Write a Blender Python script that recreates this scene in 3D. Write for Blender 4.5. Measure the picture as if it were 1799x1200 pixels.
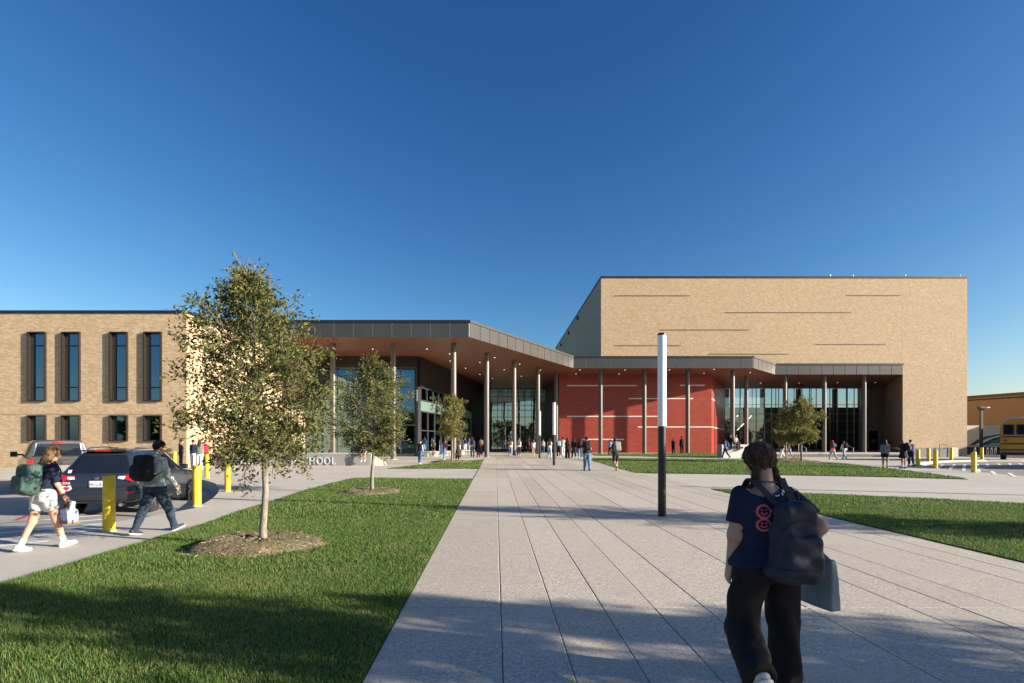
import bpy, bmesh, math, random
import numpy as np
from mathutils import Vector, Matrix
from mathutils.bvhtree import BVHTree

for o in list(bpy.data.objects): bpy.data.objects.remove(o, do_unlink=True)
SC = bpy.context.scene
COL = SC.collection
R = math.radians
random.seed(7); RNG = np.random.default_rng(7)

# ------------------------------------------------------------------ camera, sky, sun, exposure
# principal point of the photograph (px of 1799x1200): the vanishing point of everything square to the facade
F, CX, CY, H = 900.0, 870.5, 776.0, 1.6
cam = bpy.data.cameras.new('camera'); camo = bpy.data.objects.new('camera', cam); COL.objects.link(camo)
camo.location = (0, 0, H); camo.rotation_euler = (R(90), 0, 0)
cam.sensor_width = 36.0; cam.lens = 36.0*F/1799.0
cam.shift_x = (899.5-CX)/1799.0; cam.shift_y = (CY-600.0)/1799.0
cam.clip_start = 0.05; cam.clip_end = 3000
SC.camera = camo
SUN = Vector((3.6, -1.05, 1.03)).normalized()
wd = bpy.data.worlds.new('World'); SC.world = wd; wd.use_nodes = True
nt = wd.node_tree
sky = nt.nodes.new('ShaderNodeTexSky'); sky.sky_type = 'NISHITA'; sky.sun_disc = False
sky.sun_elevation = math.asin(SUN.z); sky.sun_rotation = math.atan2(SUN.x, SUN.y)
sky.altitude = 200; sky.air_density = 1.0; sky.dust_density = 1.0; sky.ozone_density = 2.5
# a clear, deep autumn sky: the same tone curve for every direction (stronger in red, so it deepens away from the horizon)
sx = nt.nodes.new('ShaderNodeSeparateColor'); cx_ = nt.nodes.new('ShaderNodeCombineColor'); nt.links.new(sky.outputs[0], sx.inputs[0])
for k, (pw, gain) in enumerate(((1.8, 103.0), (1.38, 47.0), (1.08, 30.8))):
    m1 = nt.nodes.new('ShaderNodeMath'); m1.operation = 'MULTIPLY'; m1.inputs[1].default_value = 0.05; nt.links.new(sx.outputs[k], m1.inputs[0])
    m2 = nt.nodes.new('ShaderNodeMath'); m2.operation = 'POWER'; m2.inputs[1].default_value = pw; nt.links.new(m1.outputs[0], m2.inputs[0])
    m3 = nt.nodes.new('ShaderNodeMath'); m3.operation = 'MULTIPLY'; m3.inputs[1].default_value = gain; nt.links.new(m2.outputs[0], m3.inputs[0])
    m4 = nt.nodes.new('ShaderNodeMath'); m4.operation = 'MULTIPLY'; m4.inputs[1].default_value = gain*(0.22, 0.30, 0.34)[k]**(pw-1); nt.links.new(m1.outputs[0], m4.inputs[0])
    m5 = nt.nodes.new('ShaderNodeMath'); m5.operation = 'MINIMUM'; nt.links.new(m3.outputs[0], m5.inputs[0]); nt.links.new(m4.outputs[0], m5.inputs[1]); nt.links.new(m5.outputs[0], cx_.inputs[k])
nt.links.new(cx_.outputs[0], nt.nodes['Background'].inputs[0])
nt.nodes['Background'].inputs[1].default_value = 0.05
sl = bpy.data.lights.new('sun', 'SUN'); sl.energy = 5.0; sl.angle = R(0.5); sl.color = (1.0, 0.89, 0.74)
so = bpy.data.objects.new('sun', sl); COL.objects.link(so)
so.rotation_euler = (-SUN).to_track_quat('-Z', 'Y').to_euler(); so.location = (30, -20, 40)
SC.view_settings.view_transform = 'Standard'; SC.view_settings.look = 'None'
SC.view_settings.exposure = 1.32; SC.view_settings.gamma = 1.0
SC.view_settings.use_curve_mapping = False
SC.render.engine = 'CYCLES'

# ------------------------------------------------------------------ helpers: place, mesh, materials
def sstep(a, b, x):
    t = min(1.0, max(0.0, (x-a)/(b-a))); return t*t*(3-2*t)
def gz(X, Y):                       # the plaza climbs 0.67 % towards the hall and falls away by the steps on the right
    return 0.0066667*min(60.0, max(-20.0, Y)) - 0.37*sstep(20, 30, X)*sstep(34, 54, Y)
def gd(X, Y):                       # the drop-off lane on the left lies below the plaza
    return gz(X, Y) - 0.02 - 0.30*sstep(8.8, 11.8, Y)*(1-sstep(21, 26, Y)*0.4)
def W(px, py, Y): return Vector(((px-CX)*Y/F, Y, H+(CY-py)*Y/F))
def G(px, py, fn=gz):
    lo, hi = 0.5, 200.0
    for _ in range(50):
        Y = (lo+hi)/2; p = W(px, py, Y)
        if p.z > fn(p.x, Y): lo = Y
        else: hi = Y
    p = W(px, py, lo); p.z = fn(p.x, p.y); return p
def GXY(px, py):
    p = G(px, py); return (p.x, p.y)

def wl(o):
    v = Vector((0, 0, 0))
    while o is not None: v = v + o.location; o = o.parent
    return v
def tag(o, label=None, cat=None, group=None, kind=None):
    if label: o['label'] = label
    if cat: o['category'] = cat
    if group: o['group'] = group
    if kind: o['kind'] = kind
    return o
def empty(name, loc, rz=0.0, label=None, cat=None, group=None):
    o = bpy.data.objects.new(name, None); COL.objects.link(o); o.location = loc; o.rotation_euler = (0, 0, rz)
    o.empty_display_size = 0.2
    return tag(o, label, cat, group)

def link_mesh(name, me, mat, parent=None, loc=(0, 0, 0), smooth=False):
    if mat is not None: me.materials.append(mat)
    if smooth: me.polygons.foreach_set('use_smooth', [True]*len(me.polygons))
    o = bpy.data.objects.new(name, me); COL.objects.link(o); o.location = loc
    if parent is not None: o.parent = parent
    return o
def np_mesh(name, V, Fc, mat, parent=None, loc=(0, 0, 0), smooth=False):
    V = np.asarray(V, dtype=np.float32); Fc = np.asarray(Fc, dtype=np.int32)
    me = bpy.data.meshes.new(name); n, k = Fc.shape
    me.vertices.add(len(V)); me.vertices.foreach_set('co', V.ravel())
    me.loops.add(n*k); me.loops.foreach_set('vertex_index', Fc.ravel())
    me.polygons.add(n); me.polygons.foreach_set('loop_start', np.arange(0, n*k, k, dtype=np.int32))
    me.polygons.foreach_set('loop_total', np.full(n, k, dtype=np.int32))
    me.update(); me.validate()
    return link_mesh(name, me, mat, parent, loc, smooth)

class MB:
    def __init__(self): self.v = []; self.f = []
    def add(self, vs, fs):
        n = len(self.v); self.v += [tuple(p) for p in vs]; self.f += [tuple(i+n for i in q) for q in fs]; return self
    def box(self, x0, x1, y0, y1, z0, z1):
        return self.add([(x0,y0,z0),(x1,y0,z0),(x1,y1,z0),(x0,y1,z0),(x0,y0,z1),(x1,y0,z1),(x1,y1,z1),(x0,y1,z1)],
                        [(0,3,2,1),(4,5,6,7),(0,1,5,4),(1,2,6,5),(2,3,7,6),(3,0,4,7)])
    def obox(self, c, u, v, w):      # centre and three half-axis vectors
        c, u, v, w = Vector(c), Vector(u), Vector(v), Vector(w)
        return self.add([c-u-v-w, c+u-v-w, c+u+v-w, c-u+v-w, c-u-v+w, c+u-v+w, c+u+v+w, c-u+v+w],
                        [(0,3,2,1),(4,5,6,7),(0,1,5,4),(1,2,6,5),(2,3,7,6),(3,0,4,7)])
    def bar(self, a, b, hw, hd, up=(0,0,1)):   # rectangular bar from a to b
        a, b = Vector(a), Vector(b); d = (b-a); L = d.length; d.normalize()
        s = d.cross(Vector(up)); s = s.normalized() if s.length > 1e-6 else Vector((1,0,0)); t = s.cross(d)
        return self.obox((a+b)/2, d*(L/2), s*hw, t*hd)
    def prism(self, poly, z0, z1):
        n = len(poly); z = lambda f, p: f(*p) if callable(f) else f
        vs = [(p[0], p[1], z(z0, p)) for p in poly] + [(p[0], p[1], z(z1, p)) for p in poly]
        fs = [tuple(range(n-1, -1, -1)), tuple(range(n, 2*n))] + [(i, (i+1) % n, n+(i+1) % n, n+i) for i in range(n)]
        return self.add(vs, fs)
    def tube(self, path, rad, n=10, cap=True):
        P = [Vector(p) for p in path]; m = len(P)
        rad = rad if hasattr(rad, '__len__') else [rad]*m
        vs, fs = [], []; prev = None
        for i, p in enumerate(P):
            t = (P[min(i+1, m-1)]-P[max(i-1, 0)]).normalized()
            if prev is None: s = t.orthogonal().normalized()
            else: s = (prev - t*prev.dot(t)); s = s.normalized() if s.length > 1e-6 else t.orthogonal().normalized()
            prev = s; b = t.cross(s)
            for k in range(n):
                a = 2*math.pi*k/n; vs.append(p + (s*math.cos(a)+b*math.sin(a))*rad[i])
        for i in range(m-1):
            for k in range(n):
                fs.append((i*n+k, i*n+(k+1) % n, (i+1)*n+(k+1) % n, (i+1)*n+k))
        if cap: fs += [tuple(range(n-1, -1, -1)), tuple(range((m-1)*n, m*n))]
        return self.add(vs, fs)
    def build(self, name, mat, parent=None, smooth=False, local=False, origin=None, kind=None):
        if local: off = Vector((0, 0, 0)); loc = (0, 0, 0)
        elif parent is not None: off = wl(parent); loc = (0, 0, 0)
        else:
            if origin is None:
                a = np.array(self.v); origin = ((a[:,0].min()+a[:,0].max())/2, (a[:,1].min()+a[:,1].max())/2, a[:,2].min())
            off = Vector(origin); loc = off
        me = bpy.data.meshes.new(name)
        me.from_pydata([(p[0]-off.x, p[1]-off.y, p[2]-off.z) for p in self.v], [], self.f); me.update()
        o = link_mesh(name, me, mat, parent, loc, smooth)
        if smooth:
            try: me.set_sharp_from_angle(angle=R(40))
            except Exception: pass
        if kind: o['kind'] = kind
        return o

# --- materials
MATS = {}
class NG:
    def __init__(self, name):
        self.m = bpy.data.materials.new(name); self.m.use_nodes = True; self.t = self.m.node_tree
        self.b = self.t.nodes['Principled BSDF']; self.out = self.t.nodes['Material Output']
    def n(self, typ, **kw):
        nd = self.t.nodes.new(typ)
        for k, v in kw.items():
            if k.startswith('i_'):
                key = k[2:].replace('_', ' '); nd.inputs[key].default_value = v
            else: setattr(nd, k, v)
        return nd
    def l(self, a, b): self.t.links.new(a, b)
    def pos(self):
        g = self.n('ShaderNodeNewGeometry'); return g.outputs['Position']
    def obj(self):
        g = self.n('ShaderNodeTexCoord'); return g.outputs['Object']
    def noise(self, vec, scale, detail=3, rough=0.6):
        nd = self.n('ShaderNodeTexNoise'); nd.inputs['Scale'].default_value = scale
        nd.inputs['Detail'].default_value = detail; nd.inputs['Roughness'].default_value = rough
        self.l(vec, nd.inputs['Vector']); return nd.outputs['Fac']
    def scale(self, vec, s):
        nd = self.n('ShaderNodeVectorMath', operation='MULTIPLY'); self.l(vec, nd.inputs[0]); nd.inputs[1].default_value = s
        return nd.outputs[0]
    def ramp(self, fac, stops):
        nd = self.n('ShaderNodeValToRGB'); e = nd.color_ramp.elements
        while len(e) < len(stops): e.new(0.5)
        for el, (p, c) in zip(e, stops):
            el.position = p; el.color = (c if len(c) == 4 else (*c, 1)) if hasattr(c, '__len__') else (c, c, c, 1)
        self.l(fac, nd.inputs[0]); return nd.outputs[0]
    def mix(self, fac, a, b, blend='MIX'):
        nd = self.n('ShaderNodeMix', data_type='RGBA', blend_type=blend)
        for s, v in ((nd.inputs[0], fac), (nd.inputs[6], a), (nd.inputs[7], b)):
            if hasattr(v, 'is_linked'): self.l(v, s)
            elif hasattr(v, '__len__'): s.default_value = (*v[:3], 1)
            else: s.default_value = v
        return nd.outputs[2]
    def math(self, op, a, b=None):
        nd = self.n('ShaderNodeMath', operation=op)
        for s, v in zip(nd.inputs, (a, b)):
            if v is None: continue
            if hasattr(v, 'is_linked'): self.l(v, s)
            else: s.default_value = v
        return nd.outputs[0]
    def bump(self, h, strength=0.3, dist=0.01):
        nd = self.n('ShaderNodeBump'); nd.inputs['Strength'].default_value = strength; nd.inputs['Distance'].default_value = dist
        self.l(h, nd.inputs['Height']); self.l(nd.outputs[0], self.b.inputs['Normal'])
    def col(self, c):
        if hasattr(c, 'is_linked'): self.l(c, self.b.inputs['Base Color'])
        else: self.b.inputs['Base Color'].default_value = (*c, 1)
    def set(self, rough=0.6, metal=0.0, spec=None):
        self.b.inputs['Roughness'].default_value = rough; self.b.inputs['Metallic'].default_value = metal
        if spec is not None: self.b.inputs['Specular IOR Level'].default_value = spec
        return self.m

def m_plain(name, c, rough=0.55, metal=0.0, var=0.12, scale=6.0, spec=None):
    if name in MATS: return MATS[name]
    g = NG(name); nz = g.noise(g.obj(), scale, 4)
    lo = tuple(x*(1-var) for x in c); hi = tuple(min(1, x*(1+var)) for x in c)
    g.col(g.ramp(nz, [(0.3, lo), (0.7, hi)])); MATS[name] = g.set(rough, metal, spec); return MATS[name]
def m_cloth(c, rough=0.85, fold=0.0):
    key = 'cloth_%02x%02x%02x_%d' % (int(c[0]*255), int(c[1]*255), int(c[2]*255), int(fold*10))
    if key in MATS: return MATS[key]
    g = NG(key); o = g.obj(); nz = g.noise(o, 5, 4); 
    lo = tuple(x*0.8 for x in c); hi = tuple(min(1, x*1.18) for x in c)
    g.col(g.ramp(nz, [(0.3, lo), (0.7, hi)]))
    w = g.noise(g.scale(o, (1, 1, 0.55)), 11, 3, 0.5)
    g.bump(w, 0.55 if fold else 0.35, 0.03); MATS[key] = g.set(rough, 0, 0.25); return MATS[key]
def m_emit(name, c, s):
    if name in MATS: return MATS[name]
    g = NG(name); g.col((0.8, 0.8, 0.8)); g.b.inputs['Emission Color'].default_value = (*c, 1); g.b.inputs['Emission Strength'].default_value = s
    MATS[name] = g.m; return g.m

def m_brick(name, c1, c2, mortar, u, bw=0.203, bh=0.068, ms=0.008, streak=0.5, rough=0.75, squash=True):
    g = NG(name); p = g.pos()
    d = g.n('ShaderNodeVectorMath', operation='DOT_PRODUCT'); g.l(p, d.inputs[0]); d.inputs[1].default_value = (u[0], u[1], 0)
    s = g.n('ShaderNodeSeparateXYZ'); g.l(p, s.inputs[0])
    c = g.n('ShaderNodeCombineXYZ'); g.l(d.outputs['Value'], c.inputs[0]); g.l(s.outputs['Z'], c.inputs[1])
    br = g.n('ShaderNodeTexBrick'); g.l(c.outputs[0], br.inputs['Vector'])
    br.inputs['Scale'].default_value = 1.0; br.inputs['Brick Width'].default_value = bw; br.inputs['Row Height'].default_value = bh
    br.inputs['Mortar Size'].default_value = ms; br.inputs['Mortar Smooth'].default_value = 0.2
    br.inputs['Color1'].default_value = (*c1, 1); br.inputs['Color2'].default_value = (*c2, 1); br.inputs['Mortar'].default_value = (*mortar, 1)
    br.inputs['Bias'].default_value = 0.0
    # runs of several like-toned bricks per course, as the blend was laid
    n1 = g.noise(g.scale(c.outputs[0], (2.6, 13.0, 1)), 1.0, 3, 0.7)
    n2 = g.noise(c.outputs[0], 0.22, 3)
    a = g.mix(g.ramp(n1, [(0.42, 0.0), (0.6, 1.0)]), br.outputs['Color'], c2)
    base = g.mix(streak, br.outputs['Color'], a)
    base = g.mix(g.math('MULTIPLY', n2, 0.22), base, tuple(x*0.72 for x in c2))
    base = g.mix(br.outputs['Fac'], base, mortar)
    g.col(base); inv = g.math('SUBTRACT', 1.0, br.outputs['Fac']); g.bump(inv, 0.6, 0.006)
    return g.set(rough, 0, 0.3)
# ------------------------------------------------------------------ surface materials
def mk_concrete(name, c, joint=None, agg=0.0, var=0.10, tone=0.0):
    g = NG(name); p = g.pos()
    big = g.noise(p, 0.35, 5, 0.65); mid = g.noise(p, 3.0, 4, 0.6); fine = g.noise(p, 55.0, 2, 0.5)
    base = g.ramp(big, [(0.3, tuple(x*(1-var) for x in c)), (0.7, tuple(x*(1+var) for x in c))])
    base = g.mix(g.ramp(mid, [(0.35, 0.0), (0.75, 0.35)]), base, tuple(x*0.8 for x in c))
    if agg > 0:                    # exposed aggregate: pale and dark stones in the cement
        v = g.n('ShaderNodeTexVoronoi'); v.inputs['Scale'].default_value = 62; g.l(p, v.inputs['Vector'])
        hs = g.n('ShaderNodeSeparateColor'); g.l(v.outputs['Color'], hs.inputs[0])
        st = g.ramp(hs.outputs[0], [(0.0, tuple(x*0.38 for x in c)), (0.3, tuple(x*0.8 for x in c)), (0.62, c), (0.86, (min(1, c[0]*1.5), min(1, c[1]*1.5), min(1, c[2]*1.52)))])
        patch = g.ramp(g.noise(p, 0.5, 4), [(0.3, 0.35*agg), (0.62, agg)])
        base = g.mix(patch, base, st)
        g.bump(g.mix(0.5, v.outputs['Distance'], fine), 0.5*agg, 0.006)
    else:
        base = g.mix(g.ramp(fine, [(0.35, 0.22), (0.65, 0.0)]), base, tuple(x*0.6 for x in c)); g.bump(fine, 0.12, 0.004)
    stain = g.noise(g.scale(p, (0.8, 0.8, 1)), 1.4, 6, 0.7)
    base = g.mix(g.ramp(stain, [(0.6, 0.0), (0.78, 0.32)]), base, tuple(x*0.55 for x in c))
    if joint:                      # saw cuts in the far paving, too far off to be built
        s = g.n('ShaderNodeSeparateXYZ'); g.l(p, s.inputs[0]); f = None
        for ax, step in zip(('X', 'Y'), joint):
            mo = g.math('PINGPONG', s.outputs[ax], step/2); lt = g.math('LESS_THAN', mo, 0.012)
            f = lt if f is None else g.math('MAXIMUM', f, lt)
        base = g.mix(g.math('MULTIPLY', f, 0.55), base, tuple(x*0.35 for x in c))
    if tone:
        oi = g.n('ShaderNodeObjectInfo'); base = g.mix(g.math('MULTIPLY', oi.outputs['Random'], tone), base, tuple(x*.3 for x in c))
    g.col(base); return g.set(0.85, 0, 0.25)
CONC = mk_concrete('plaza_concrete', (0.53, 0.495, 0.425), joint=(4.5, 4.5))
SLAB = mk_concrete('aggregate_slab', (0.52, 0.465, 0.385), agg=0.55, tone=.22)
ROAD = mk_concrete('drive_concrete', (0.40, 0.375, 0.335), joint=(5, 5), var=0.16)
LANE = mk_concrete('lane_concrete', (0.30, 0.255, 0.215), var=0.12)
JOINT = m_plain('joint_sand', (0.17, 0.15, 0.13), 0.9)
WALLC = mk_concrete('cast_concrete', (0.56, 0.53, 0.48), var=0.06)
KERB = mk_concrete('kerb_concrete', (0.62, 0.58, 0.5), var=0.05)
PAINTW = m_plain('road_paint_white', (0.80, 0.80, 0.78), 0.7, var=0.2, scale=9)
PAINTR = m_plain('road_paint_red', (0.42, 0.05, 0.05), 0.7, var=0.25, scale=9)
def mk_lawn():
    g = NG('lawn_turf'); p = g.pos()
    a = g.noise(p, 0.9, 5, 0.65); b = g.noise(p, 26, 3, 0.6)
    c = g.ramp(a, [(0.3, (0.030, 0.075, 0.012)), (0.55, (0.052, 0.108, 0.02)), (0.75, (0.10, 0.13, 0.035))])
    c = g.mix(g.ramp(b, [(0.35, 0.65), (0.65, 0.0)]), c, (0.012, 0.03, 0.006))
    g.col(c); g.bump(b, 0.8, 0.03); return g.set(0.95, 0, 0.1)
LAWN = mk_lawn()
def mk_blade(name, stops, trans=0.35, alt=None):
    alt = alt or stops[-1][1]
    g = NG(name); ge = g.n('ShaderNodeNewGeometry')
    c = g.ramp(ge.outputs['Random Per Island'], stops)
    big = g.noise(ge.outputs['Position'], 0.55, 4)
    c = g.mix(g.ramp(big, [(0.46, 0.0), (0.70, 0.6)]), c, tuple(x*1.0 for x in alt))
    if 'grass' in name:
        pt = g.noise(ge.outputs['Position'], 2.6, 5, 0.7); c = g.mix(g.ramp(pt, [(0.50, 0.0), (0.72, 0.75)]), c, (0.26, 0.25, 0.10)); c = g.mix(g.ramp(pt, [(0.28, 0.55), (0.42, 0.0)]), c, (0.03, 0.085, 0.014))
    g.col(c); g.set(0.65, 0, 0.25)
    tr = g.n('ShaderNodeBsdfTranslucent'); g.l(c, tr.inputs[0]); mx = g.n('ShaderNodeMixShader'); mx.inputs[0].default_value = trans
    g.l(g.b.outputs[0], mx.inputs[1]); g.l(tr.outputs[0], mx.inputs[2]); g.l(mx.outputs[0], g.out.inputs[0]); return g.m
BLADE = mk_blade('grass_blade', [(0.0, (0.05, 0.115, 0.02)), (0.45, (0.105, 0.205, 0.04)), (0.8, (0.18, 0.28, 0.07)), (0.92, (0.24, 0.29, 0.095)), (1.0, (0.36, 0.32, 0.16))], alt=(0.20, 0.25, 0.08))
DIRT = mk_concrete('far_ground', (0.12, 0.13, 0.06), var=0.2)

# ------------------------------------------------------------------ the setting: ground, paving, lawns
def sheet(name, poly, zoff, mat, fn=gz, cut=2.0, skirt=0.0, parent=None, kind='structure'):
    bm = bmesh.new(); vs = [bm.verts.new((x, y, 0)) for x, y in poly]; bm.faces.new(vs)
    bmesh.ops.triangulate(bm, faces=bm.faces[:])
    xs = [p[0] for p in poly]; ys = [p[1] for p in poly]
    if cut:
        for ax, (a, b) in ((0, (min(xs), max(xs))), (1, (min(ys), max(ys)))):
            k = math.ceil(a/cut)
            while k*cut < b:
                co = [0, 0, 0]; no = [0, 0, 0]; co[ax] = k*cut; no[ax] = 1
                bmesh.ops.bisect_plane(bm, geom=bm.verts[:]+bm.edges[:]+bm.faces[:], plane_co=co, plane_no=no, dist=1e-5); k += 1
    bmesh.ops.recalc_face_normals(bm, faces=bm.faces[:])
    if sum(f.normal.z for f in bm.faces) < 0: bmesh.ops.reverse_faces(bm, faces=bm.faces[:])
    for v in bm.verts: v.co.z = fn(v.co.x, v.co.y)+zoff
    if skirt:
        ed = [e for e in bm.edges if len(e.link_faces) == 1]
        r = bmesh.ops.extrude_edge_only(bm, edges=ed)
        for v in [q for q in r['geom'] if isinstance(q, bmesh.types.BMVert)]: v.co.z -= skirt
    bmesh.ops.recalc_face_normals(bm, faces=bm.faces[:])
    me = bpy.data.meshes.new(name); bm.to_mesh(me); bm.free()
    o = link_mesh(name, me, mat, parent)
    if parent is None and kind: o['kind'] = kind
    return o
sheet('ground', [(-900, -900), (900, -900), (900, 1500), (-900, 1500)], 0, DIRT, fn=lambda x, y: -0.5, cut=0)
edge_px = [(340, 893), (360, 884), (374, 875), (383, 866), (385, 858), (378, 849), (362, 844), (340, 840), (300, 836), (200, 832)]
plaza_poly = [(-10, -15), (-9.0, 5), (-7.7, 8.5), (-7.05, 10.6)] + [GXY(*p) for p in edge_px] + [(-70, 23.5), (-70, 112), (88, 112), (88, -15)]
sheet('plaza', plaza_poly, 0.0, CONC, skirt=0.4)
sheet('driveway', [(-72, -16), (-5.5, -16), (-5.5, 27), (-72, 27)], 0, ROAD, fn=gd)
# white crossing bars and the red fire-lane line on the drop-off lane
def stripe(px0, px1, w, fn, z, mat, name='road_marking', kind='structure'):
    a, b = G(*px0, fn=fn), G(*px1, fn=fn); d = Vector((b.x-a.x, b.y-a.y)); d.normalize(); n = Vector((-d.y, d.x))*w/2
    return sheet(name, [(a.x-n.x, a.y-n.y), (b.x-n.x, b.y-n.y), (b.x+n.x, b.y+n.y), (a.x+n.x, a.y+n.y)], z, mat, fn=fn, cut=1.0, kind=kind)
gmax = lambda x, y: max(gz(x, y), gd(x, y))
for a, b in [((-60, 925), (182, 905)), ((-60, 934), (200, 911)), ((-60, 942.5), (182, 920)), ((-60, 953.5), (167, 932)), ((-60, 966), (85, 951))]:
    stripe(a, b, 0.11, gz if b[0] < 100 else gmax, 0.006, PAINTW)
stripe((-80, 929), (72, 897), 0.12, gd, 0.007, PAINTR)

# --- the aggregate walkway, each slab a piece
WX0, WX1 = -0.87, 6.72
walk = sheet('walkway', [(WX0, -6), (WX1, -6), (WX1, 53.0), (WX0, 53.0)], 0.004, JOINT, cut=2.675)
xs = [WX0] + [0.05+0.4775*k for k in (0, 1, 2, 3, 4, 6, 8, 9, 10, 12, 13)] + [WX1]
ys = [4.8+5.35*k for k in range(-2, 10)]
for j in range(len(ys)-1):
    for i in range(len(xs)-1):
        x0, x1, y0, y1 = xs[i]+0.004, xs[i+1]-0.004, ys[j]+0.006, ys[j+1]-0.006
        y1 = min(y1, 53.0); dz = 0.014+random.uniform(-0.0015, 0.0015); c = 0.006
        vs = []
        for (dx, zz) in ((0, -0.012), (0, dz-0.003), (c, dz)):
            for (x, y) in ((x0+dx, y0+dx), (x1-dx, y0+dx), (x1-dx, y1-dx), (x0+dx, y1-dx)): vs.append((x, y, gz(0, y)+zz))
        fs = [(8, 9, 10, 11)] + [(r*4+k, r*4+(k+1) % 4, r*4+4+(k+1) % 4, r*4+4+k) for r in (0, 1) for k in range(4)]
        MB().add(vs, fs).build('paving_slab', SLAB, walk)

# --- lawns
lawnA = [(WX0-0.004, -4), (WX0-0.004, GXY(829, 842)[1])] + [GXY(*p) for p in [(740, 841.5), (660, 840), (625, 841), (610, 843), (590, 848), (540, 861), (470, 884), (420, 899), (364, 920), (300, 939), (260, 951), (160, 981), (80, 1005), (0, 1028)]] + [(-6.0, 4.0), (-6.4, 1), (-6.8, -4)]
lawnB = [GXY(*p) for p in [(680, 823.6), (843, 823.6), (849.5, 808), (800, 811.2), (762, 814.4), (723, 818.7)]]
lawnC = [GXY(*p) for p in [(1041, 805.5), (1045, 811), (1080, 821.5), (1118, 831.5), (1240, 833), (1400, 835.5), (1560, 838.5), (1700, 842.5), (1640, 833), (1579, 825.6), (1530, 820), (1481, 814.6), (1420, 810), (1380, 808.2), (1320, 808), (1240, 807)]]
lawnD = [GXY(*p) for p in [(1040, 797.6), (1046, 800.3), (1140, 802.2), (1240, 804.2), (1264, 804.6), (1262, 797.8), (1150, 797.4)]]
lawnE = [(WX1+0.04, GXY(1265, 859.5)[1])] + [GXY(*p) for p in [(1300, 861.8), (1411, 867.5), (1582, 874.5), (1799, 885.6)]] + [(18, 12.3), (19.5, 9), (19.5, -4), (WX1+0.04, -4)]
LAWNS = [('near left', lawnA), ('far left', lawnB), ('right', lawnC), ('wall strip', lawnD), ('near right', lawnE)]
for _, lp in LAWNS: sheet('lawn', lp, 0.022, LAWN, cut=2.0, skirt=0.06)

def inpoly(P, poly):
    x, y = P[:, 0], P[:, 1]; ins = np.zeros(len(P), bool); n = len(poly)
    for i in range(n):
        x0, y0 = poly[i]; x1, y1 = poly[(i+1) % n]
        if abs(y1-y0) < 1e-9: continue
        c = ((y0 > y) != (y1 > y)) & (x < (x1-x0)*(y-y0)/(y1-y0)+x0); ins ^= c
    return ins
def vgz(x, y):
    ss = lambda a, b, v: (lambda t: t*t*(3-2*t))(np.clip((v-a)/(b-a), 0, 1))
    return 0.0066667*np.clip(y, -20, 60) - 0.37*ss(20, 30, x)*ss(34, 54, y)
def grass(poly, dens, ymin, ymax, hgt, wid, xcut=None):
    xs = [p[0] for p in poly]; ysl = [p[1] for p in poly]
    x0, x1, y0, y1 = min(xs), max(xs), max(min(ysl), ymin), min(max(ysl), ymax)
    if xcut: x0, x1 = max(x0, xcut[0]), min(x1, xcut[1])
    if y1 <= y0: return None
    n = int((x1-x0)*(y1-y0)*dens)
    P = np.stack([RNG.uniform(x0, x1, n), RNG.uniform(y0, y1, n)], 1); P = P[inpoly(P, poly)]
    keep = (np.abs(P[:, 0]*F/np.maximum(P[:, 1], 0.5)+CX-900) < 1700); P = P[keep]; n = len(P)
    if n == 0: return None
    wob = 0.75+0.5*np.sin(P[:, 0]*2.1+1.3*np.sin(P[:, 1]*1.7))*np.sin(P[:, 1]*1.3+0.4)
    h = hgt*RNG.uniform(0.55, 1.3, n)*(0.8+0.25*wob); a = RNG.uniform(0, 2*np.pi, n); ln = RNG.uniform(0.15, 0.95, n)*h; w = wid*RNG.uniform(0.7, 1.4, n)
    z = vgz(P[:, 0], P[:, 1])+0.018; b = a+RNG.uniform(-0.6, 0.6, n)+np.pi/2
    dx, dy = np.cos(b)*w/2, np.sin(b)*w/2
    V = np.empty((n, 3, 3)); V[:, 0] = np.stack([P[:, 0]-dx, P[:, 1]-dy, z], 1); V[:, 1] = np.stack([P[:, 0]+dx, P[:, 1]+dy, z], 1)
    V[:, 2] = np.stack([P[:, 0]+np.cos(a)*ln, P[:, 1]+np.sin(a)*ln, z+h], 1)
    return V.reshape(-1, 3)
for (nm, lp), specs, lab in zip(LAWNS,
        ([(8200, 2.2, 6.0, .033, .005), (3800, 6.0, 10, .036, .0075), (1200, 10, 16, .04, .012), (500, 16, 22, .045, .018)], [(220, 20, 45, .06, .03)],
         [(150, 18, 50, .06, .035)], [(120, 30, 70, .06, .04)], [(4200, 2.2, 7.5, .034, .0065), (1600, 7.5, 12, .038, .010), (650, 12, 18, .045, .016)]),
        ('mown green grass of the large lawn left of the walkway', 'mown grass of the small triangular lawn before the hall', 'mown grass of the lawn before the red wall',
         'narrow strip of grass along the foot of the red wall', 'mown grass of the near lawn right of the walkway')):
    Vs = [v for v in (grass(lp, *s) for s in specs) if v is not None]
    if Vs:
        V = np.concatenate(Vs); o = np_mesh('grass', V, np.arange(len(V)).reshape(-1, 3), BLADE); tag(o, lab, 'grass', kind='stuff')

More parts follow.
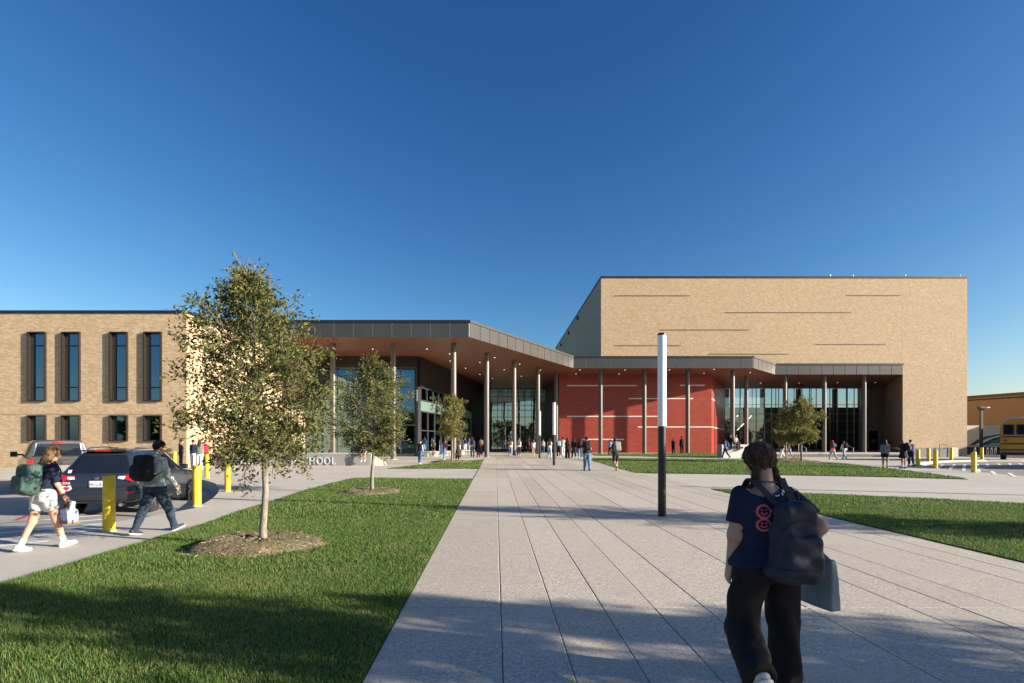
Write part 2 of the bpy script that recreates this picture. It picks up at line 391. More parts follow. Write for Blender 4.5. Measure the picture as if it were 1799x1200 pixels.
# --- bus lane on the right with its pale kerb, hatch bars and nose
lane = [GXY(*p) for p in [(1622, 819), (1634, 815.5), (1655, 813.2), (1690, 811.8), (1740, 811), (1799, 811.5)]]
lane = lane + [(62, lane[-1][1]), (62, 19.5), (28.5, 20.5)] + [GXY(*p) for p in [(1799, 836), (1740, 831), (1690, 827), (1645, 823.2)]]
sheet('bus_lane', lane, 0.004, LANE)
kp = [G(*p) for p in [(1621, 819.4), (1634, 815.6), (1655, 813.2), (1690, 811.8), (1740, 811), (1799, 811.5)]]; kp.append(Vector((62, kp[-1].y, gz(62, kp[-1].y))))
kb = MB()
for a, b in zip(kp[:-1], kp[1:]):
    n = Vector((-(b.y-a.y), b.x-a.x, 0)).normalized()*0.55
    kb.add([a, b, b+n*0.5+Vector((0, 0, .13)), a+n*0.5+Vector((0, 0, .13)), b+n, a+n], [(0, 1, 2, 3), (3, 2, 4, 5)])
kb.build('kerb', KERB, kind='structure')
for a, b in [((1656, 816.5), (1648, 823)), ((1677, 816), (1669, 824.5)), ((1695, 816), (1693, 827)), ((1717, 815.5), (1720, 829.5)), ((1733, 815), (1738, 819.5)), ((1753, 814.5), (1757, 817)), ((1773, 814), (1776, 817)), ((1790, 814), (1796, 817)), ((1742, 828), (1749, 834)), ((1772, 831), (1783, 838))]:
    stripe(a, b, 0.13, gz, 0.009, PAINTW)
nose = [(1760, 819), (1735, 819.8), (1722, 822), (1722, 824), (1735, 826), (1775, 826.5)]
for a, b in zip(nose[:-1], nose[1:]): stripe(a, b, 0.14, gz, 0.0095, PAINTW)
for a, b in zip([(1760, 820), (1738, 820.8), (1727, 822.6)][:-1], [(1760, 820), (1738, 820.8), (1727, 822.6)][1:]): stripe(a, b, 0.12, gz, 0.009, PAINTR)

# ------------------------------------------------------------------ building materials
TAN1, TAN2, TMOR = (0.57, 0.465, 0.325), (0.38, 0.25, 0.125), (0.52, 0.43, 0.31)
BR_F = m_brick('tan_brick_front', TAN1, TAN2, TMOR, (1, 0)); BR_S = m_brick('tan_brick_side', TAN1, TAN2, TMOR, (0, 1))
BR_R = m_brick('tan_brick_shaded', (0.40, 0.30, 0.20), (0.33, 0.235, 0.15), (0.36, 0.29, 0.21), (0.52, 0.85))  # darker copy of the tan brick, the reveal's shade put into the colour
BR_A = m_brick('annex_brick', (0.34, 0.205, 0.10), (0.28, 0.155, 0.07), (0.31, 0.21, 0.12), (0.25, 0.97))
RED1, RED2, RMOR = (0.365, 0.072, 0.048), (0.30, 0.052, 0.037), (0.18, 0.038, 0.03)
RD_F = m_brick('red_brick_front', RED1, RED2, RMOR, (1, 0), bw=0.61, bh=0.205, ms=0.014, streak=0.2, rough=0.32)
RD_S = m_brick('red_brick_side', RED1, RED2, RMOR, (0.48, 0.877), bw=0.61, bh=0.205, ms=0.014, streak=0.2, rough=0.32)
COPING = m_plain('coping_metal', (0.022, 0.020, 0.020), 0.45, 0.3)
FASC = m_plain('fascia_panel', (0.085, 0.083, 0.082), 0.38, 0.6, var=0.08, scale=0.6)
FJOINT = m_plain('fascia_joint_sunlit', (0.55, 0.53, 0.48), 0.5, 0.4)  # pale so the panel gaps read as sunlit edges, light put into the colour
def mk_soffit():
    g = NG('soffit_panel'); p = g.pos()
    s = g.n('ShaderNodeSeparateXYZ'); g.l(p, s.inputs[0])
    n = g.noise(g.scale(p, (0.4, 6, 1)), 1.0, 3); c = g.ramp(n, [(0.3, (0.20, 0.072, 0.036)), (0.7, (0.28, 0.11, 0.058))])
    ln = g.math('LESS_THAN', g.math('PINGPONG', s.outputs['Y'], 0.3), 0.008)
    g.col(g.mix(ln, c, (0.02, 0.01, 0.008))); return g.set(0.38, 0, 0.5)
SOFF = mk_soffit()
COLM = m_plain('column_metal', (0.115, 0.105, 0.095), 0.42, 0.3, var=0.06)
FRAME = m_plain('window_frame_metal', (0.035, 0.028, 0.024), 0.42, 0.4)
MULL = m_plain('curtain_mullion', (0.10, 0.10, 0.10), 0.4, 0.6)
MULLP = m_plain('pale_mullion', (0.42, 0.41, 0.39), 0.45, 0.5)
DARKM = m_plain('dark_metal_panel', (0.030, 0.029, 0.031), 0.45, 0.4)
GREYP = m_plain('grey_metal_panel', (0.34, 0.31, 0.285), 0.5, 0.3)
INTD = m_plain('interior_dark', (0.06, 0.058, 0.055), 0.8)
STRIPE = m_plain('white_stripe_brick', (0.70, 0.66, 0.62), 0.5)
BAND = m_plain('shadow_band_metal', (0.16, 0.10, 0.055), 0.6)
def mk_glass(name, refl, tint, see, wav=0.012, fr=0.8):
    g = NG(name); g.t.nodes.remove(g.b)
    gl = g.n('ShaderNodeBsdfGlossy'); gl.inputs['Color'].default_value = (*tint, 1); gl.inputs['Roughness'].default_value = 0.02
    tr = g.n('ShaderNodeBsdfTransparent'); tr.inputs['Color'].default_value = (*see, 1)
    lw = g.n('ShaderNodeLayerWeight'); lw.inputs['Blend'].default_value = 0.25
    fac = g.math('MINIMUM', g.math('ADD', g.math('MULTIPLY', lw.outputs['Fresnel'], fr), refl), 1.0)
    mx = g.n('ShaderNodeMixShader'); g.l(fac, mx.inputs[0]); g.l(tr.outputs[0], mx.inputs[1]); g.l(gl.outputs[0], mx.inputs[2])
    bp = g.n('ShaderNodeBump'); bp.inputs['Strength'].default_value = 0.25; bp.inputs['Distance'].default_value = wav
    g.l(g.noise(g.pos(), 0.9, 2), bp.inputs['Height']); g.l(bp.outputs[0], gl.inputs['Normal'])
    g.l(mx.outputs[0], g.out.inputs[0]); return g.m
GLASS = mk_glass('lobby_glass', 0.42, (0.72, 0.90, 0.90), (0.30, 0.36, 0.36))
GLASSB = mk_glass('blue_glass', 0.26, (0.45, 0.78, 0.98), (0.10, 0.14, 0.16))
GLASSW = mk_glass('classroom_glass', 0.25, (0.55, 0.80, 1.0), (0.14, 0.17, 0.20), 0.004)
GLASSC = mk_glass('clear_lobby_glass', 0.11, (0.75, 0.92, 0.95), (0.96, 0.99, 0.99), fr=0.3)
GLASSR = mk_glass('rear_glass', 0.01, (0.8, 0.95, 0.95), (0.98, 1.0, 1.0), fr=0.1)
SPAND = m_plain('green_spandrel_glass', (0.13, 0.205, 0.175), 0.2, 0.0, var=0.05)
LAMP = m_emit('downlight_glow', (1, 0.93, 0.82), 1.6)

ZS, ZT = 9.1, 10.3           # soffit and roof edge of the canopy

# ------------------------------------------------------------------ classroom wing, left
wing = empty('classroom_wing', (-30, 27.7, 0), label='two-storey tan brick classroom wing with tall dark framed windows', cat='building')
YW, XW, ZW = 27.7, -16.7, 8.55
wf = MB(); wtop = W(0, 550.5, YW).z
hx = [W(x, 0, YW).x for x in (50.5, 82, 110.5, 142, 194, 225.5, 254, 285)]
zu0, zu1 = W(0, 705, YW).z, W(0, 583.5, YW).z; zl0, zl1 = W(0, 775, YW).z, W(0, 729.5, YW).z
xs_ = [-62] + hx + [XW]; zs_ = [-0.3, zl0, zl1, zu0, zu1, wtop]
wf2 = MB()
for i in range(len(xs_)-1):
    for j in range(5):
        hole = (i % 2 == 1) and j in (1, 3)
        if not hole: wf.add([(xs_[i], YW, zs_[j]), (xs_[i+1], YW, zs_[j]), (xs_[i+1], YW, zs_[j+1]), (xs_[i], YW, zs_[j+1])], [(0, 1, 2, 3)])
wf.build('front_wall', BR_F, wing)
MB().add([(XW, YW, -.3), (XW, 60, -.3), (XW, 60, wtop), (XW, YW, wtop)], [(0, 1, 2, 3)]).build('side_wall', BR_S, wing)
MB().box(-62, XW-.35, YW+.35, 60, 8.0, 8.2).build('roof', DARKM, wing)
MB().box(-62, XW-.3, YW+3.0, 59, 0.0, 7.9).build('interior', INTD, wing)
cp = MB(); cp.box(-62, XW+.06, YW-.06, YW+.34, wtop+.003, wtop+.15); cp.box(XW-.3, XW+.06, YW+.342, 60, wtop+.003, wtop+.15); cp.build('coping', COPING, wing)
cj = MB(); zj = W(0, 728, YW).z; cj.box(-62, XW-.001, YW-.004, YW-.001, zj-.012, zj+.012)
cj.build('joint_line', BAND, wing)
def bay_window(x0, x1, z0, z1, bars):
    w = MB(); t, pr, rc = 0.055, 0.13, 0.14; y0, y1 = YW-pr, YW+rc
    w.box(x0, x0+t, y0, y1, z0, z1); w.box(x1-t, x1, y0, y1, z0, z1); w.box(x0+t, x1-t, y0, y1, z0, z0+t); w.box(x0+t, x1-t, y0, y1, z1-t, z1)
    fr = w.build('window', FRAME, wing)
    zz = [z0+t]+bars+[z1-t]
    b = MB(); yb0, yb1 = YW+rc-.07, YW+rc
    b.box(x0+t, x0+t+.05, yb0, yb1, z0+t, z1-t); b.box(x1-t-.05, x1-t, yb0, yb1, z0+t, z1-t); b.box(x0+t+.16, x0+t+.20, yb0+.005, yb1, z0+t, z1-t)
    for z in bars: b.box(x0+t+.05, x1-t-.05, yb0-.003, yb1, z-.03, z+.03)
    b.build('glazing_bar', FRAME, fr)
    for a, c in zip(zz[:-1], zz[1:]):
        MB().box(x0+t, x1-t, YW+rc-.03, YW+rc-.02, a, c).build('pane', GLASSW, fr)
for i in range(0, 8, 2):
    bay_window(hx[i], hx[i+1], zu0, zu1, [W(0, 680.5, YW).z, W(0, 607, YW).z]); bay_window(hx[i], hx[i+1], zl0, zl1, [])

# ------------------------------------------------------------------ auditorium
aud = empty('auditorium', (32, 57, 0), label='tall windowless tan brick auditorium block with thin horizontal shadow bands', cat='building')
YA = 57.0; xa0, xa1 = W(1056, 0, YA).x, W(1699, 0, YA).x; za = W(0, 488.5, YA).z; xr = W(1586, 0, YA).x
MB().add([(xa0, YA, ZT), (xr, YA, ZT), (xr, YA, za), (xa0, YA, za), (xr, YA, -.4), (xa1, YA, -.4), (xa1, YA, za), (xr, YA, za)], [(0, 1, 2, 3), (4, 5, 6, 7)]).build('front_wall', BR_F, aud)
BR_SH = BR_S
MB().add([(xa0, YA, ZT-.5), (xa0, 100, ZT-.5), (xa0, 100, za), (xa0, YA, za)], [(3, 2, 1, 0)]).build('side_wall', BR_SH, aud)
MB().add([(xa1, YA, -.4), (58, 73, -.4), (58, 82, -.4), (xa1, YA, za), (58, 73, za), (58, 82, za)], [(0, 1, 4, 3), (1, 2, 5, 4)]).build('side_wall', BR_SH, aud)
MB().add([(31.5, 82, ZT), (58, 82, ZT), (58, 82, za), (31.5, 82, za), (xa0, 100, -.4), (31.5, 100, -.4), (31.5, 100, za), (xa0, 100, za), (31.5, 100, -.4), (31.5, 82, -.4), (31.5, 82, za), (31.5, 100, za)], [(3, 2, 1, 0), (7, 6, 5, 4), (8, 9, 10, 11)]).build('rear_wall', BR_F, aud)
MB().prism([(xa0+.05, YA+.2), (xa1-.05, YA+.2), (57.9, 73), (57.9, 81.9), (31.4, 81.9), (31.4, 99.9), (xa0+.05, 99.9)], ZT+.002, ZT+.2).build('floor_slab', DARKM, aud)
MB().prism([(xa0+.3, YA+.3), (xa1-.3, YA+.3), (57.6, 73), (57.6, 81.6), (31.2, 81.6), (31.2, 99.6), (xa0+.3, 99.6)], za-.6, za-.4).build('roof', DARKM, aud)
cp = MB(); cp.box(xa0-.06, xa1+.06, YA-.07, YA+.35, za+.003, za+.19); cp.box(xa0-.06, xa0+.3, YA+.352, 100, za+.003, za+.19); cp.prism([(xa1-.3, YA+.352), (xa1+.06, YA+.352), (58.06, 73), (58.06, 82), (57.7, 82), (57.7, 73)], za+.003, za+.19); cp.build('coping', COPING, aud)
for x in (1459, 1499, 1591, 1687): MB().tube([W(x, 486, YA), W(x, 482, YA)], .025, 5).build('lightning_rod', MULLP, aud)
for x0, x1, y in [(1080, 1212, 519.5), (1275, 1495.5, 549), (1160, 1315, 579.5), (1080, 1196, 607), (1245, 1386, 622), (1488, 1582, 519), (1434, 1556, 605)]:
    a, b = W(x0, y, YA), W(x1, y, YA); MB().box(a.x, b.x, YA-.05, YA-.002, a.z-.035, a.z+.035).build('shadow_band', BAND, aud)
cj = MB()
for x in (1176, 1311, 1450, 1585):
    p = W(x, 0, YA).x; cj.box(p-.015, p+.015, YA-.004, YA-.001, ZT, za-.01)
cj.build('joint_line', m_plain('control_joint', (0.45, 0.37, 0.26), 0.8), aud)
for x, y in [(1016, 559), (1000, 585), (986, 606)]:
    Yq = 11.75*F/(x-CX); p = W(x, y, Yq); MB().box(p.x-.25, p.x-.02, Yq-.3, Yq+.3, p.z-.2, p.z+.2).build('wall_scupper', DARKM, aud)

# ------------------------------------------------------------------ entrance hall: canopy, columns, glazing, red wall
hall = empty('entrance_hall', (10, 57, 0.35), label='glazed entrance hall with folded dark metal canopy on round steel columns and red wall', cat='building')
EDGE = [(-24.0, 36.7), (W(824.5, 0, 36.7).x, 36.7), (W(1007, 0, 52.1).x, 52.1), (W(1323, 0, 52.1).x, 52.1), (W(1361, 0, 56.98).x, 56.98), (xr-.02, 56.98)]
RV1 = (W(1552, 0, 71.8).x, 71.8)
poly = EDGE + [(RV1[0], RV1[1]), (RV1[0], 72.4), (31.6, 72.4), (31.6, 74), (-24, 74)]
MB().prism(poly, ZS, ZS+.04).build('soffit', SOFF, hall)
inner = [(-23.9, 36.85), (EDGE[1][0]-.08, 36.85), (EDGE[2][0]-.08, 52.25), (EDGE[3][0]-.05, 52.25), (EDGE[4][0]-.05, 57.12), (xr-.1, 57.12), (RV1[0]-.1, 71.8), (RV1[0]-.1, 72.35), (31.5, 72.35), (31.5, 74), (-23.9, 74)]
MB().prism(inner, ZS+.043, ZT-.06).build('roof_deck', DARKM, hall)
for (a, b) in zip(EDGE[:-1], EDGE[1:]):
    a, b = Vector((*a, 0)), Vector((*b, 0)); d = (b-a); L = d.length; d.normalize(); n = Vector((d.y, -d.x, 0)); up = Vector((0, 0, 1))
    bk = MB().obox(a+d*L/2+n*.0+up*((ZS+ZT)/2-.05), d*(L/2-.012), n*.015, up*((ZT-ZS)/2-.055)); bk.build('fascia_backing', FJOINT, hall)
    MB().obox(a+d*L/2+n*.045+up*(ZT-.09), d*(L/2+.04), n*.07, up*.09).build('fascia_cap', COPING if n.x < .3 else FASC, hall)
    k = max(1, round(L/1.345)); w = L/k
    for i in range(k):
        z0, z1 = ZS-.03, ZT-.185
        MB().obox(a+d*(w*(i+.5))+n*.035+up*((z0+z1)/2), d*(w/2-.034), n*.02, up*((z1-z0)/2)).build('fascia_panel', FASC, hall)
def column(px, Y, r=.215):
    x = W(px, 0, Y).x; z0 = gz(x, Y) if x < 30 else .40
    s = MB().tube([(x, Y, z0-.3 if x < 30 else z0), (x, Y, ZS+.01)], r, 20); o = s.build('column', COLM, hall, smooth=True)
    MB().tube([(x, Y, z0+.0), (x, Y, z0+.03)], r+.09, 20).build('base_ring', WALLC, o)
for px in (480, 585, 691, 797): column(px, 39.2)
for px, Y in ((855, 43.3), (903, 47.2), (945, 51.5), (977, 55.8)): column(px, Y)
for px in (1055, 1132, 1208, 1287): column(px, 53.8)
column(1311, 58.7)
for px in (1379, 1448, 1518): column(px, 57.9)
for x, y in [(655, 613), (750, 613), (790, 621.7), (791, 634), (843, 636.7), (818, 646.7), (843, 657.5), (869, 628), (886, 649.5), (865, 665), (913, 639.7), (916, 661), (949.5, 650), (1019, 650), (1012, 656.7), (1098, 650), (1087.5, 656.7), (1176, 649.6), (1237, 655.6), (1254.6, 649), (1318, 654), (1336.6, 673), (1404, 672.6), (1471, 672), (1538, 672), (560, 613), (470, 613)]:
    Y = (ZS-H)*F/(CY-y); p = W(x, y, Y); d = MB().tube([(p.x, Y, ZS-.012), (p.x, Y, ZS+.005)], .09, 12).build('downlight', MULLP, hall)
    MB().tube([(p.x, Y, ZS-.016), (p.x, Y, ZS-.013)], .06, 12).build('lens', LAMP, d)
# red wall block
xq0, xq1 = W(982, 0, YA).x, W(1250, 0, YA).x; RE = (W(1274, 0, 71.0).x, 71.0)
MB().add([(xq0, YA, 0), (xq1, YA, 0), (xq1, YA, ZS-.002), (xq0, YA, ZS-.002)], [(0, 1, 2, 3)]).build('red_wall', RD_F, hall)
MB().add([(xq1, YA, 0), (*RE, 0), (*RE, ZS-.002), (xq1, YA, ZS-.002)], [(0, 1, 2, 3)]).build('red_wall', RD_S, hall)
MB().add([(xq0, YA, 0), (xq0, 72.5, 0), (xq0, 72.5, ZS-.002), (xq0, YA, ZS-.002)], [(3, 2, 1, 0)]).build('red_wall', m_plain('red_side_shaded', (0.16, 0.03, 0.026), 0.5), hall)  # darker red than the front, shade of this side put into the colour
for x0, x1, y in [(996, 1119, 677.5), (996, 1158, 731.5), (1104, 1217.5, 700.3), (1195, 1238, 677), (1120, 1249.7, 750.2), (1023, 1096, 772)]:
    a, b = W(x0, y, YA), W(x1, y, YA); MB().box(a.x, b.x, YA-.03, YA-.002, a.z-.06, a.z+.06).build('white_stripe', STRIPE, hall)
du = Vector((RE[0]-xq1, RE[1]-YA, 0)); Ls = du.length; du.normalize(); dn = Vector((du.y, -du.x, 0))
for t0, t1, y in [(.3, .8, 677), (0.003, .5, 700.3), (0.003, .97, 750.2)]:
    z = W(0, y, YA).z; c = Vector((xq1, YA, z))+du*(Ls*(t0+t1)/2)+dn*.016
    MB().obox(c, du*(Ls*(t1-t0)/2), dn*.014, Vector((0, 0, .06))).build('white_stripe', STRIPE, hall)

def glazing(a, b, z0, z1, us, zs, glass, frame=MULL, tw=.04, dp=.07, omit=(), name='glazing'):
    """a curtain wall from plan point a to b: frame > panes; us as fractions, zs as heights"""
    a, b = Vector((*a, 0)), Vector((*b, 0)); d = b-a; L = d.length; d.normalize(); n = Vector((d.y, -d.x, 0)); up = Vector((0, 0, 1))
    m = MB(); us = [0]+list(us)+[1]; zz = [z0]+list(zs)+[z1]
    for u in us: m.obox(a+d*(min(max(u*L, tw), L-tw))+up*((z0+z1)/2), d*tw, n*dp, up*((z1-z0)/2-.003))
    for z in zz: m.obox(a+d*L/2+up*min(max(z, z0+tw), z1-tw), d*(L/2-.004), n*(dp-.008), up*tw)
    fr = m.build(name, frame, hall)
    for i in range(len(us)-1):
        for j in range(len(zz)-1):
            if (i, j) in omit: continue
            c = a+d*((us[i]+us[i+1])/2*L)+up*((zz[j]+zz[j+1])/2)
            MB().obox(c, d*((us[i+1]-us[i])*L/2-.01), n*.006, up*((zz[j+1]-zz[j])/2-.01)).build('pane', glass, fr)
    return fr
ZF = .42
YG = 71.8; zg = lambda y, Y=YG: W(0, y, Y).z; ug = lambda px, x0, x1: (W(px, 0, YG).x-x0)/(x1-x0)
# left front lobby glazing, deep blue glass over a dark head panel
xl0, xl1 = XW+.02, W(732, 0, 45.0).x
zl = lambda y: W(0, y, 45.0).z
MB().box(xl0, xl1, 44.93, 45.07, zl(645), ZS-.003).build('head_panel', DARKM, hall)
glazing((xl0, 45.0), (xl1, 45.0), .28, zl(645)-.003, [k/7 for k in range(1, 7)], [zl(747), zl(719.5), zl(701.5), zl(680)], GLASSB)
pc = W(736.5, 0, 45.2); MB().obox((pc.x, 45.2, (ZF+6.4)/2), (.12, 0, 0), (0, .12, 0), (0, 0, 3.0)).build('corner_post', MULLP, hall)
# receding side wall: dark panels above, windows and green spandrel below
SA, SB = Vector((xl1+.28, 45.25, 0)), Vector((W(862, 0, 71.5).x, 71.5, 0)); sd = SB-SA; SL = sd.length; sd.normalize(); sn = Vector((sd.y, -sd.x, 0))
npan = 22
for i in range(npan):
    w = SL/npan; MB().obox(SA+sd*(w*(i+.5))+Vector((0, 0, (6.5+ZS)/2)), sd*(w/2-.012), sn*.04, Vector((0, 0, (ZS-6.5)/2-.004))).build('metal_panel', DARKM, hall)
MB().obox(SA+sd*SL/2-sn*.12+Vector((0, 0, (.3+ZS)/2)), sd*SL/2, sn*.05, Vector((0, 0, (ZS-.3)/2-.006))).build('wall_backing', COPING, hall)
glazing((SA+sd*0).xy[:], (SA+sd*SL*.36).xy[:], 5.25, 6.45, [k/6 for k in range(1, 6)], [], GLASSB, MULL)
for i in range(9):
    w = SL*.62/9; MB().obox(SA+sd*(w*(i+.5))+sn*.02+Vector((0, 0, 4.78)), sd*(w/2-.01), sn*.03, Vector((0, 0, .43))).build('spandrel_panel', SPAND, hall)
glazing((SA+sd*0).xy[:], (SA+sd*SL*.62).xy[:], .3, 4.33, [k/9 for k in range(1, 9)], [2.6], GLASSB, MULL)
for i in range(8):
    w = SL*.38/8; MB().obox(SA+sd*(SL*.62+w*(i+.5))+Vector((0, 0, 3.4)), sd*(w/2-.012), sn*.04, Vector((0, 0, 3.08))).build('metal_panel', DARKM, hall)
# centre entry
xc0, xc1 = SB.x+.05, xq0-.02
glazing((xc0, YG), (xc1, YG), ZF, ZS-.003, [.12, .2, .31, .43, .5, .62, .74, .86], [2.75, 3.75, 5.05, 6.0, 6.7, 7.9, 8.55], GLASS, DARKM, .035)
for u in (.16, .385, .60, .80): MB().box(xc0+(xc1-xc0)*u-.16, xc0+(xc1-xc0)*u+.16, YG+1.2, YG+1.5, ZF, ZS-.01).build('inner_column', DARKM, hall)
for u in (.2, .43, .62):
    x = xc0+(xc1-xc0)*u
    for s in (0, 1):
        q = MB(); x0 = x+.05+s*.95; q.box(x0, x0+.06, YG-.16, YG-.1, ZF, 2.6); q.box(x0+.82, x0+.88, YG-.16, YG-.1, ZF, 2.6); q.box(x0+.06, x0+.82, YG-.16, YG-.1, 2.5, 2.6); q.box(x0+.06, x0+.82, YG-.16, YG-.1, ZF, ZF+.2)
        dr = q.build('door', MULL, hall); MB().tube([(x0+.8-s*.7, YG-.22, 1.2), (x0+.8-s*.7, YG-.22, 1.9)], .02, 6).build('handle', MULLP, dr)
# right lobby
xg0, xg1 = RE[0]+.05, W(1523, 0, YG).x
cols = [(ug(p, xg0, xg1)) for p in (1283, 1300, 1311.5, 1328.5, 1343.5, 1355.5, 1368, 1383, 1395, 1409, 1422, 1434, 1446, 1458, 1471, 1488.5, 1500.5, 1512)]
glazing((xg0, YG), (xg1, YG), ZF, ZS-.003, cols, [zg(759), zg(739.5), zg(727), zg(711)], GLASSC, MULLP, .028)
for px in (1277, 1340, 1403, 1467, 1518):
    x = W(px, 0, YG+.9).x; MB().box(x-.24, x+.24, YG+.7, YG+1.2, ZF, ZS-.01).build('inner_column', DARKM, hall)
def ddoor(px0, px1, mat):
    x0, x1 = W(px0, 0, YG).x, W(px1, 0, YG).x; zt = zg(758); xm = (x0+x1)/2
    for s, (a, b) in enumerate(((x0, xm-.01), (xm+.01, x1))):
        q = MB(); t = .14
        q.box(a, a+t, YG-.16, YG-.09, ZF+.01, zt); q.box(b-t, b, YG-.16, YG-.09, ZF+.01, zt); q.box(a+t, b-t, YG-.16, YG-.09, zt-.16, zt); q.box(a+t, b-t, YG-.16, YG-.09, ZF+.01, ZF+.3)
        dr = q.build('door', mat, hall); hx_ = b-.2 if s == 0 else a+.2
        MB().tube([(hx_, YG-.22, 1.25), (hx_, YG-.22, 1.75)], .025, 6).build('handle', MULLP, dr); MB().box(a+.15, b-.15, YG-.2, YG-.165, 1.35, 1.42).build('push_bar', MULLP, dr)
ddoor(1318, 1342, m_plain('door_beige', (0.40, 0.36, 0.30), 0.5)); ddoor(1455, 1472, MULL)
# metal panels and service door at the right end, angled brick reveal
xm0, xm1 = xg1+.06, RV1[0]
zrow = [ZF, zg(768), zg(751), zg(738), zg(726), zg(711), ZS-.004]
for a, b in zip(zrow[:-1], zrow[1:]):
    for c in range(2):
        w = (xm1-xm0)/2; MB().box(xm0+w*c+.015, xm0+w*(c+1)-.015, YG-.06, YG+.02, a+.015, b-.015).build('metal_panel', GREYP, hall)
MB().box(xm0, xm1, YG+.03, YG+.1, ZF, ZS-.004).build('wall_backing', COPING, hall)
x0, x1 = W(1526, 0, YG).x, W(1541, 0, YG).x; q = MB().box(x0, x1, YG-.12, YG-.065, ZF, zg(757)); dr = q.build('door', DARKM, hall)
MB().box(x1+.0, x1+.12, YG-.15, YG-.065, ZF, zg(757)).build('door_post', MULLP, hall); MB().box(x0+.3, x0+.75, YG-.2, YG-.13, 1.55, 1.9).build('push_plate', MULLP, dr)
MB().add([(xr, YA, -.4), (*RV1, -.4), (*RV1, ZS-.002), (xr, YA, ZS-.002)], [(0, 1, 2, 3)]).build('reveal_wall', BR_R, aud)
# interior floor and back wall
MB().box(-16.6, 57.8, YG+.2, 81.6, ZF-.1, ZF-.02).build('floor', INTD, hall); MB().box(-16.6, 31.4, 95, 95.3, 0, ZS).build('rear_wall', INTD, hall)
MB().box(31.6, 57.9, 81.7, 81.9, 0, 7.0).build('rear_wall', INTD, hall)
glazing((31.6, 81.8), (57.9, 81.8), 7.003, ZT-.003, [k/14 for k in range(1, 14)], [], GLASSR, MULL, .03)
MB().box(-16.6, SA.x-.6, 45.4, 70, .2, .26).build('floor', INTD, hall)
for (p0, p1) in [((1320, 730), (1315.5, 736)), ((1307, 744), (1295, 756)), ((1296.5, 729.5), (1294.5, 732))]:
    a, b = W(*p0, 75.0), W(*p1, 75.0); MB().bar(a, b, .045, .045).build('linear_light', m_emit('linear_glow', (1, .93, .8), .9), hall)
# platform and three steps in front of the right lobby
mk_step = mk_concrete('step_concrete_shaded', (.20, .185, .165), var=.06)  # darker than the platform: shade of the risers put into the colour
plat = MB().prism([(26.6, 54.9), (46.6, 54.9), (46.6, 56.7), (45.6, 57.2), (xm1, YG), (27.5, YG)], -.4, .40); o = plat.build('platform', CONC, kind='structure')
for k in range(3):
    MB().box(28.0, 46.6, 54.9-.36*(k+1), 54.9-.36*k-.004, -.4, .40-.13*(k+1)).build('step', mk_step, o)
# ------------------------------------------------------------------ annex on the far right, its low painted wall
ann = empty('annex_building', (70, 74, 0), label='orange brown brick annex with dark roof edge at the far right', cat='building')
AN1 = Vector((W(1690, 0, 77).x, 77, 0)); AN2 = Vector((W(1799, 0, 70).x, 70, 0)); AD = (AN2-AN1).normalized(); AN3 = AN2+AD*40; AN0 = AN1-AD*14
zan = W(1799, 692, 70).z
MB().add([(*AN0.xy, -.4), (*AN3.xy, -.4), (*AN3.xy, zan), (*AN0.xy, zan)], [(0, 1, 2, 3)]).build('front_wall', BR_A, ann)
an = Vector((AD.y, -AD.x, 0))
MB().obox((AN0+AN3)/2+an*.05+Vector((0, 0, zan+.12)), AD*((AN3-AN0).length/2), an*.25, Vector((0, 0, .13))).build('coping', m_plain('annex_coping', (0.05, .035, .025), .5), ann)
MB().prism([AN0.xy[:], AN3.xy[:], (AN3-an*30).xy[:], (AN0-an*30).xy[:]], zan-.5, zan-.3).build('roof', DARKM, ann)
YL = 62.0
low = empty('painted_wall', (W(1730, 0, YL).x, YL, 0), label='low beige wall painted with a black and green arch behind the school bus', cat='wall')
x0, x1 = 53.6, 75.0; zlw = W(0, 747.5, YL).z
MB().box(x0, x1, YL, YL+.4, W(0, 784.5, YL).z, zlw).build('wall_panel', m_plain('beige_render', (.50, .43, .33), .8), low)
MB().box(x0, x1, YL-.02, YL+.38, -.4, W(0, 784.5, YL).z-.01).build('opening_band', m_plain('opening_shade_black', (.015, .015, .015), .6), low)  # black band standing for the shade in the dark openings below
MB().box(x0, x1, YL-.12, YL-.025, W(0, 785.5, YL).z, W(0, 782, YL).z).build('ledge', m_plain('ledge_tan', (.33, .27, .22), .8), low)
def arch(pts_top, y, mat, nm):
    zb = W(0, 782, YL).z; m = MB(); P = [W(a, b, YL) for a, b in pts_top]
    for p, q in zip(P[:-1], P[1:]): m.add([(p.x, y, zb), (q.x, y, zb), (q.x, y, max(zb, q.z)), (p.x, y, max(zb, p.z)), (p.x, YL-.001, zb), (q.x, YL-.001, zb), (q.x, YL-.001, max(zb, q.z)), (p.x, YL-.001, max(zb, p.z))], [(0, 1, 2, 3), (3, 2, 6, 7)])
    m.build(nm, mat, low)
arch([(1703, 782), (1716, 773), (1730, 767), (1750, 763.5), (1775, 762), (1800, 762), (1840, 765)], YL-.006, m_plain('mural_black', (.012, .012, .012), .5), 'mural_band')
arch([(1712, 782), (1722, 776), (1738, 769), (1753, 765.5), (1775, 764), (1800, 764), (1840, 767)], YL-.010, m_plain('mural_cream', (.55, .48, .38), .6), 'mural_band')
arch([(1720, 782), (1732, 776), (1745, 770), (1758, 767), (1775, 766), (1800, 766), (1840, 769)], YL-.014, m_plain('mural_black', (.012, .012, .012), .5), 'mural_band')
arch([(1730, 782), (1742, 776), (1755, 770.5), (1775, 768), (1800, 768), (1840, 771)], YL-.018, m_plain('mural_green', (.01, .16, .05), .5), 'mural_field')
